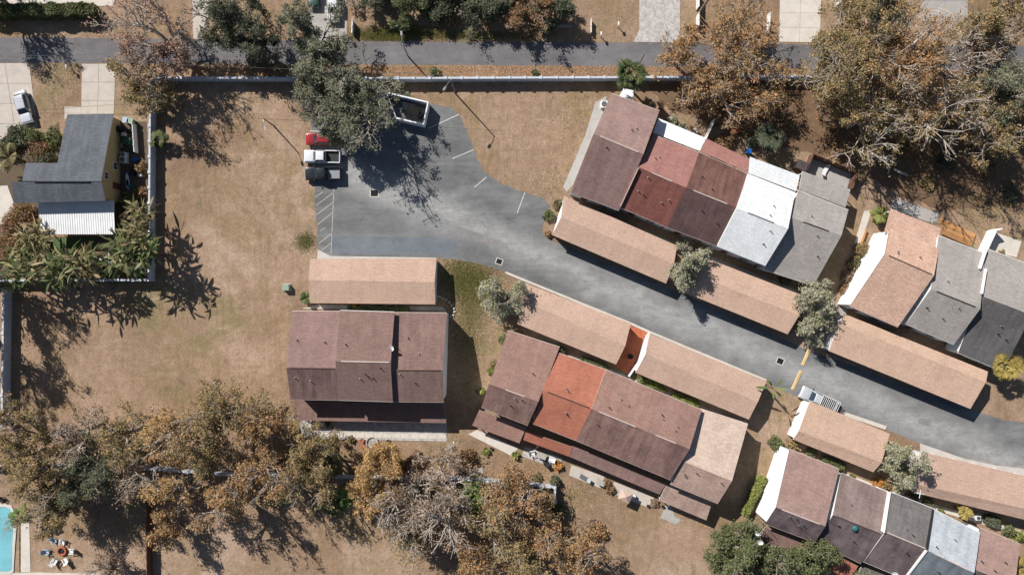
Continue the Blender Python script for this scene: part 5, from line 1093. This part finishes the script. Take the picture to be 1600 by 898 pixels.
# --- lower left wood
for i, (x, y, r_, h_, k, dn, bk, lb) in enumerate((
    (42, 688, 52, 9, 'olive', 20, 'bark', 'olive and orange oak at the lower left wall end'), (118, 676, 46, 8, 'tan', 4, 'barkp', 'thin bare oak at the edge of the left lawn'),
    (186, 680, 42, 8, 'olive', 15, 'bark', 'olive-green oak in the middle of the lawn edge'), (250, 672, 44, 8, 'yellow', 12, 'barkp', 'sparse golden oak at the lawn edge'),
    (332, 650, 56, 9, 'olive', 17, 'bark', 'tall olive and golden oak reaching furthest onto the left lawn'), (398, 668, 50, 8.5, 'rust', 17, 'bark', 'dense brown oak left of the long back porch'),
    (55, 755, 56, 10, 'olive', 22, 'bark', 'dense olive oak above the swimming pool'), (130, 752, 46, 9, 'dark', 22, 'bark', 'dark green oak behind the back wall on the left'),
    (88, 806, 38, 8, 'olive', 18, 'bark', 'olive oak above the fire pit chairs'), (200, 742, 40, 8, 'tan', 4, 'barkp', 'bare spreading oak over the back wall gap'),
    (262, 765, 44, 8.5, 'yellow', 12, 'barkp', 'golden oak with a white bent limb below the back wall'), (318, 718, 44, 8, 'olive', 15, 'bark', 'olive oak straddling the visible back wall piece'),
    (345, 786, 48, 9, 'rust', 13, 'barkp', 'rust oak over the pale leaf-strewn ground'), (405, 740, 50, 9, 'rust', 16, 'bark', 'orange-brown oak below the dense brown oak'),
    (476, 712, 46, 8, 'olive', 22, 'bark', 'rounded olive oak at the left end of the back patio'), (482, 752, 42, 8, 'olive', 15, 'bark', 'shadowed olive oak behind the back wall middle'),
    (592, 726, 32, 7, 'yellow', 22, 'bark', 'bright golden oak below the garden fountain'), (578, 772, 34, 7.5, 'yellow', 16, 'bark', 'second golden oak behind the back wall'),
    (640, 800, 54, 9, 'tan', 4, 'barkp', 'bare grey tree with curling limbs below the golden oaks'), (700, 806, 56, 9.5, 'tan', 4, 'barkp', 'bare tan tree with long pale limbs'),
    (690, 728, 36, 6.5, 'tan', 4, 'barkp', 'thin bare tree on the strip above the back wall'), (640, 850, 36, 8, 'olive', 8, 'barkp', 'sparse olive tree at the lower middle clearing'),
    (785, 760, 42, 8, 'rust', 14, 'bark', 'brown oak beside the green feather palm'), (828, 778, 46, 8.5, 'rust', 18, 'bark', 'orange oak by the white wall corner'),
    (778, 825, 44, 8.5, 'olive', 15, 'barkp', 'olive oak among the lower middle trees'), (845, 838, 50, 9, 'rust', 17, 'bark', 'rust oak beside the lower lawn'),
    (752, 884, 44, 9, 'rust', 15, 'bark', 'rust oak at the bottom edge, left of the lower middle trees'), (822, 896, 46, 9, 'olive', 18, 'bark', 'olive oak at the bottom edge in the lower middle trees'),
    (900, 872, 44, 9, 'rust', 16, 'bark', 'brown oak casting a long shadow on the lower lawn'), (255, 830, 26, 6, 'rust', 10, 'bark', 'small rust oak over the dark fence'),
    (168, 896, 26, 5, 'tan', 4, 'barkp', 'small bare tree at the bottom edge left of the dark fence'), (15, 640, 1, 1, None, 0, '', ''))):
    if k: T(lb, x, y, r_, h_ * 1.28, k, 200 + i, dn, bk, twig=.042 if bk == 'barkp' else .036)
# --- lower right
T('dark green oak at the bottom edge left of the lower right row', 1138, 868, 54, 8, 'green', 251, 26); T('green oak over the porch of the lower right row', 1206, 884, 38, 7, 'green', 252, 24); T('green oak in front of the orange porch roof', 1272, 872, 32, 6.5, 'green', 253, 22); T('grey-green oak at the bottom edge by the dark roof', 1352, 903, 22, 5.5, 'greygreen', 254, 22)
# --- small ornamental trees at the carports
for x, y, r_, k, sd_, lb in ((1076, 418, 37, 'pale', 261, 'pale green tree rising between the two upper carports'), (784, 468, 36, 'pale', 262, 'pale grey tree at the left end of the middle carport'),
        (1282, 482, 38, 'pale', 263, 'pale green tree between the carports by the speed bump'), (1268, 515, 22, 'pale', 264, 'lower pale tree lobe over the driveway by the speed bump'), (1416, 715, 27, 'pale', 265, 'pale green tree between the two lower right carports'), (1412, 742, 18, 'pale', 266, 'small grey tree beside the cross-armed mast')):
    T(lb, x, y, r_, 7.2 if r_ > 25 else 5.5, k, sd_, 19, 'barkp', size=.105, sig=.26, name='ornamental_tree', nl=(7, 4, 4, 3) if r_ > 25 else (6, 4, 3, 2))
# --- palms and broad-leaved plants
palm('fan palm straddling the perimeter wall by the white awning', 986, 114, 24, 5.5, 'palm', 301, 'fan', 46); palm('round fan palm at the right edge beside the carport', 1571, 572, 24, 3.4, 'palmy', 302, 'fan', 50); palm('dark fan palm behind the red and white roofed dwellings', 1203, 212, 25, 3.5, 'dark', 303, 'fan', 40)
palm('short bright palm against the left perimeter wall', 249, 220, 15, 1.6, 'green', 304, 'fan', 40); palm('yellow-green cycad beside the white side wall', 1376, 336, 14, .9, 'bright', 305, 'feather', 22, 'cycad'); palm('small yucca at the left end of the carport by the lawn', 478, 466, 10, .9, 'palm', 306, 'feather', 18, 'yucca')
palm('slender tall palm between the long row and the work pickup', 1207, 606, 20, 4.8, 'palmg', 307, 'paddle', 7); palm('green feather palm behind the long row', 742, 772, 24, 4.5, 'palmg', 308, 'feather', 14); palm('green feather palm in the shade behind the back wall', 545, 772, 20, 3, 'palmg', 309, 'feather', 14)
palm('pale feather palm right of the rounded olive oak', 522, 722, 20, 3.5, 'palm', 310, 'feather', 16); palm('yellow feather palm in front of the pale blue roof', 1506, 800, 13, 2.2, 'palmy', 311, 'feather', 16); palm('yellow fan palm in the lower right corner', 1592, 888, 18, 3, 'palmy', 312, 'fan', 36); palm('green palm beside the driveway tree at the stony path', 1273, 458, 14, 2, 'palmg', 313, 'feather', 16); palm('green palm over the pool edge', 30, 806, 16, 3.2, 'palmg', 314, 'feather', 14); palm('brown feather palm left of the slate roof', 14, 246, 24, 3.2, 'dead', 315, 'feather', 16)
for i, (x, y, r_, h_, k, st, lb) in enumerate(((22, 425, 32, 4.6, 'palm', 'paddle', 'green broad-leaved plant at the left edge of the neighbour yard'), (62, 418, 30, 4.2, 'dead', 'paddle', 'frost-bitten broad-leaved plant beside the green turf'), (92, 420, 30, 5.2, 'palm', 'paddle', 'tall broad-leaved plant below the green turf'),
        (126, 414, 28, 5, 'dead', 'paddle', 'pale frosted broad-leaved plant by the lower yard wall'), (190, 396, 30, 5.6, 'palm', 'paddle', 'broad-leaved plant beside the white ladder'), (196, 372, 30, 5.4, 'dead', 'paddle', 'frosted broad-leaved plant right of the white metal roof'), (206, 336, 24, 4.6, 'dead', 'paddle', 'frosted broad-leaved plant below the kayak'), (214, 392, 22, 6, 'palm', 'paddle', 'tallest broad-leaved plant against the yard wall'), (45, 375, 26, 3.6, 'dead', 'paddle', 'frosted plant left of the white metal roof'))):
    palm(lb, x, y, r_ * .95, h_ * 1.3, k, 330 + i, st, 120, 'broad_leaved_plant', 'plant', 'broad-leaved plants in the neighbour yard')
# --- shrubs and hedges
hedge('long clipped hedge along the far side of the street at the top left', (-40, 24), (158, 22), 17, 2.2, 'green', 401)
for i, (a, b, w_, h_, k, lb) in enumerate((((999, 590), (1037, 606), 10, .9, 'bright', 'bright hedge behind the carport right of the orange court'), ((1050, 616), (1090, 633), 9, .9, 'bright', 'bright hedge further right behind the same carport'), ((906, 561), (948, 576), 8, .8, 'green', 'low hedge in front of the orange roof'),
        ((1282, 716), (1316, 728), 9, 1.0, 'green', 'hedge between the short carport and the lower right row'), ((545, 481), (640, 483), 6, .8, 'green', 'low shaded hedge between the carport and the three-dwelling block'), ((1160, 800), (1190, 742), 10, 1.3, 'bright', 'leafy green hedge beside the white wall of the lower right row'), ((1535, 808), (1556, 813), 12, 1.0, 'dark', 'clipped dark hedge above the rose roof at the lower right'))):
    hedge(lb, a, b, w_, h_, k, 410 + i)
SH = [(1420, 235, 14, 1.2, 'brownbush', 'brown scrub on the shaded right lawn near the bench'), (1480, 250, 16, 1.3, 'dark', 'dark scrub on the shaded right lawn'), (1545, 262, 16, 1.2, 'brownbush', 'brown scrub at the shaded right edge'), (1350, 232, 12, 1.0, 'olive', 'olive scrub above the fenced patio'), (1450, 285, 12, .8, 'olive', 'olive scrub above the cedar deck'), (1580, 300, 14, 1.0, 'dark', 'dark scrub at the right edge above the bright pad'), (1300, 215, 12, 1.0, 'brownbush', 'brown scrub between the fan palm and the fenced patio'), (1230, 195, 12, 1.0, 'olive', 'olive scrub right of the dark fan palm'), (8, 230, 16, 1.8, 'dark', 'dark bush at the left edge above the curved patio'), (48, 212, 14, 1.6, 'green', 'green bush between the silver-white car and the slate roof'), (66, 248, 14, 1.5, 'dark', 'dark bush against the slate roof nook'), (50, 398, 16, 1.8, 'green', 'green bush left of the green turf'), (150, 412, 14, 1.8, 'dark', 'dark bush right of the green turf'), (175, 428, 14, 1.8, 'green', 'green bush against the lower yard wall'), (212, 428, 14, 2, 'dark', 'dark bush in the corner of the yard wall'), (218, 360, 12, 2, 'green', 'green bush against the yard wall beside the porch roof'), (200, 318, 12, 1.6, 'green', 'green bush below the teal box'), (30, 405, 14, 1.6, 'dark', 'dark bush beside the left broad-leaved plant'), (222, 330, 10, 1.8, 'dark', 'dark bush against the yard wall below the kayak'), (30, 345, 28, 2.2, 'brownbush', 'brown bush left of the white metal roof'), (70, 398, 14, 1.6, 'brownbush', 'small brown bush at the turf edge'), (15, 385, 22, 2, 'brownbush', 'brown bush at the left edge of the neighbour yard'),
 (60, 232, 18, 1.4, 'brownbush', 'brown bush in the nook left of the slate roof'), (80, 215, 14, 1.2, 'green', 'green bush in the nook left of the slate roof'), (25, 212, 18, 1.6, 'dark', 'dark bush below the silver-white car'), (222, 262, 10, 1.6, 'brownbush', 'brown bush along the clutter yard wall'), (224, 300, 10, 1.6, 'brownbush', 'brown bush beside the wall below the clutter yard'), (206, 306, 12, 1.2, 'dead', 'frosted bush near the kayak'),
 (680, 113, 8, .9, 'green', 'small green bush at the street verge by the wall'), (836, 113, 5, .5, 'green', 'tiny bush on the street verge'), (858, 336, 9, 1.0, 'green', 'green bush at the corner planter of the upper carport'), (857, 366, 5, .7, 'brownbush', 'brown tuft at the carport corner'), (872, 318, 8, .8, 'dead', 'pale dry bush by the first upper right dwelling'),
 (1228, 437, 10, 1.3, 'dark', 'round dark bush below the grey roofed dwelling'), (1256, 447, 8, 1.1, 'dark', 'second round dark bush below the grey roofed dwelling'), (1350, 392, 13, 1.4, 'olive', 'olive bush beside the white side wall'), (1338, 412, 12, 1.2, 'dead', 'dry bush beside the white side wall'), (1328, 432, 12, 1.0, 'tan', 'bare twiggy bush beside the white side wall'), (1321, 452, 9, .9, 'brownbush', 'reddish bush near the stony path'), (1338, 440, 8, .8, 'tan', 'thin twiggy bush by the sienna dwelling corner'),
 (1213, 692, 10, 1.6, 'green', 'tall green bush left of the lower right row'), (1238, 696, 9, 1.2, 'olive', 'olive bush at the left end of the short carport'), (1268, 706, 8, 1.1, 'green', 'green bush behind the short carport'), (1332, 745, 5, .6, 'bright', 'bright flowering plant at the walkway'), (1372, 755, 9, .8, 'flower', 'orange flowering plant at the lower right walkway'), (1388, 760, 6, .7, 'olive', 'olive plant right of the orange flowers'), (1408, 765, 9, 1.2, 'pale', 'grey-green agave-like bush by the mast'), (1452, 785, 8, 1.1, 'green', 'round clipped bush behind the gutter carport'), (1430, 775, 7, .9, 'dark', 'dark bush at the gutter carport corner'), (1578, 828, 9, 1.2, 'green', 'clipped bush above the rose roof end'), (1470, 798, 5, .5, 'bright', 'small bright plant by the clipped bush'), (1592, 838, 10, 1.0, 'bright', 'bright bush at the right edge by the rose roof'), (1578, 862, 8, 1.0, 'green', 'green bush at the right edge below the rose roof'),
 (805, 526, 8, 1.3, 'dark', 'dark bush at the upper left corner of the long row'), (787, 532, 8, .9, 'green', 'green bush left of the rose roof corner'), (878, 548, 6, .9, 'dark', 'dark bush at the walkway left of the orange roof'), (772, 570, 7, .7, 'olive', 'olive tuft on the strip left of the long row'), (766, 580, 5, .6, 'bright', 'bright tuft on the strip left of the long row'), (752, 612, 6, .8, 'bright', 'bright green bush left of the long row'), (1005, 588, 8, 1.2, 'palm', 'pale leafy bush beside the court wall'),
 (805, 712, 6, .9, 'bright', 'yellow-green bush at the pale corner patio'), (872, 727, 7, .9, 'flower', 'yellow-orange bush behind the orange roofed dwelling'), (948, 756, 7, .9, 'brownbush', 'dead orange potted plant on the pinkish patio'), (955, 765, 7, .8, 'brownbush', 'second dead plant on the pinkish patio'), (1024, 786, 7, .6, 'tan', 'dry tuft behind the tan end dwelling'), (928, 820, 10, .8, 'tan', 'dry brown tuft on the lower lawn'), (512, 662, 4, .6, 'green', 'small plant on the long back patio'), (549, 686, 5, .7, 'olive', 'small bush left of the garden fountain'),
 (555, 479, 6, .9, 'flower', 'orange flowering plant in the shade below the carport'), (592, 480, 6, .8, 'palmg', 'green plant in the shade below the carport'), (615, 484, 5, .7, 'bright', 'bright plant in the shade below the carport'), (705, 28, 14, 1.4, 'brownbush', 'brown bush below the top evergreens'), (690, 16, 12, 1.6, 'olive', 'olive bush below the top evergreens'), (1122, 232, 14, 1.4, 'brownbush', 'dead vine on the ground behind the red roof'), (1078, 205, 9, .9, 'tan', 'dry bush behind the white porch roof'), (1050, 188, 8, .8, 'pale', 'pale bush behind the white porch roof'), (1065, 198, 6, .7, 'greygreen', 'grey-green bush behind the white porch roof'), (1140, 218, 12, 1.2, 'brownbush', 'brown bush in the red dwelling yard'), (1012, 160, 8, .9, 'tan', 'dry bush behind the first upper right dwelling'), (1178, 222, 10, 1.1, 'dark', 'dark bush beside the blue bin'), (760, 706, 6, .7, 'bright', 'small bright bush beneath the pale corner patio'), (840, 746, 7, .6, 'dead', 'pale dry hedge tuft near the white wall corner'), (868, 752, 8, 1.4, 'dark', 'dark bush behind the white wall corner'), (1565, 396, 6, .5, 'olive', 'small tuft by the bright concrete pad'), (1520, 390, 5, .5, 'pale', 'pale tuft between deck and white wall'),
 (620, 730, 16, 1.4, 'rust', 'rust bush on the strip below the brick pad'), (650, 720, 15, 1.2, 'tan', 'thin tan bush on the strip above the back wall'), (730, 715, 14, 1.2, 'brownbush', 'brown bush on the strip above the back wall'), (520, 790, 16, 1.4, 'green', 'green bush in the shade behind the back wall'), (430, 775, 16, 1.5, 'green', 'green bush under the orange-brown oak'), (740, 800, 16, 1.5, 'green', 'green bush under the feather palm'), (660, 768, 14, 1.4, 'greygreen', 'grey-green bush among the bare trees'), (870, 800, 14, 1.5, 'green', 'green bush among the rust oaks'), (935, 830, 14, 1.4, 'rust', 'rust bush at the edge of the lower lawn')]
for i, (x, y, r_, h_, k, lb) in enumerate(SH): shrub(lb, x, y, r_, h_, k, 500 + i)

# ------------------------------------------------------------------ grass and fallen leaves (uncountable)
def inside(X, Y, poly):
    r_ = np.zeros(len(X), bool); n = len(poly); j = n - 1
    for i in range(n):
        xi, yi, xj, yj = *poly[i], *poly[j]; c = ((yi > Y) != (yj > Y)) & (X < (xj - xi) * (Y - yi) / (yj - yi + 1e-12) + xi); r_ ^= c; j = i
    return r_

def keep(PX, PY):
    k = np.ones(len(PX), bool)
    for p in EXCL: k &= ~inside(PX, PY, p)
    return k
def blades(name, label, rng, PX, PY, hgt, wid, mat):
    k = keep(PX, PY); PX, PY = PX[k], PY[k]; n = len(PX); X = (PX - 800) * .1; Y = (449 - PY) * .1
    a = rng.uniform(0, 6.283, n); hh = hgt * rng.uniform(.5, 1.4, n); w_ = wid * rng.uniform(.6, 1.4, n); lx, ly = rng.normal(0, .8, (2, n)) * hh
    B = np.stack([X, Y, np.zeros(n)], 1); s = np.stack([np.cos(a) * w_, np.sin(a) * w_, np.zeros(n)], 1); t_ = B + np.stack([lx, ly, hh], 1)
    V = np.stack([B - s, B + s, t_], 1).reshape(-1, 3); tag(link(name, fast_mesh(name, V, np.arange(3 * n).reshape(-1, 3), mat)), label, 'grass', kind='stuff')
rng = np.random.default_rng(77)
L['drygrass'] = leafmat('dry_grass_blades', [S(144, 120, 96), S(174, 147, 123), S(198, 172, 148), S(154, 136, 104)], .45, .12)
L['grnblade'] = leafmat('green_grass_blades', [S(110, 112, 62), S(138, 136, 78), S(160, 150, 92), S(96, 110, 56)], .2, .3)
L['litter'] = leafmat('fallen_leaves', [S(120, 92, 66), S(164, 122, 86), S(190, 140, 98), S(176, 150, 122)], .1, .3)
n = 125000; blades('dry_grass', 'dry tan grass tufts over the lawns', rng, rng.uniform(-30, 1630, n), rng.uniform(-30, 930, n), .028, .085, L['drygrass'])
GP = [(722, 434, 34, 26, 14000), (745, 448, 30, 26, 9000), (735, 490, 24, 50, 9000), (730, 560, 16, 60, 4000), (478, 378, 12, 10, 2600), (640, 52, 60, 9, 14000), (760, 56, 60, 6, 6000), (600, 58, 30, 8, 6000), (26, 850, 4, 40, 9000), (905, 770, 30, 16, 1600), (115, 500, 12, 8, 300), (865, 285, 30, 18, 800), (905, 200, 25, 60, 900), (1130, 25, 25, 25, 800), (1000, 30, 40, 30, 700), (1530, 330, 40, 30, 900), (90, 120, 30, 30, 700), (1545, 330, 30, 25, 500), (1300, 20, 15, 25, 400)]
gx = np.concatenate([rng.normal(x, a * .75, c) for x, y, a, b, c in GP]); gy = np.concatenate([rng.normal(y, b * .75, c) for x, y, a, b, c in GP])
blades('green_grass', 'patches of greener grass by the driveway bend, the street verge and the pool', rng, gx, gy, .06, .07, L['grnblade'])
lx = np.concatenate([rng.normal(x, r_ * .6, c) for x, y, r_, c in LITTER] + [rng.uniform(-50, 46, 9000)]); ly = np.concatenate([rng.normal(y, r_ * .6, c) for x, y, r_, c in LITTER] + [rng.uniform(33.0, 34.6, 9000)])
k = keep(lx * 10 + 800, 449 - ly * 10); C = np.stack([lx[k], ly[k], rng.uniform(.015, .05, k.sum())], 1)
V, F = leaf_quads(rng, C, .085, 2.5, .7); tag(link('leaf_litter', fast_mesh('leaf_litter', V, F, L['litter'])), 'fallen brown leaves scattered under the trees and along the verge', 'leaves', kind='stuff')
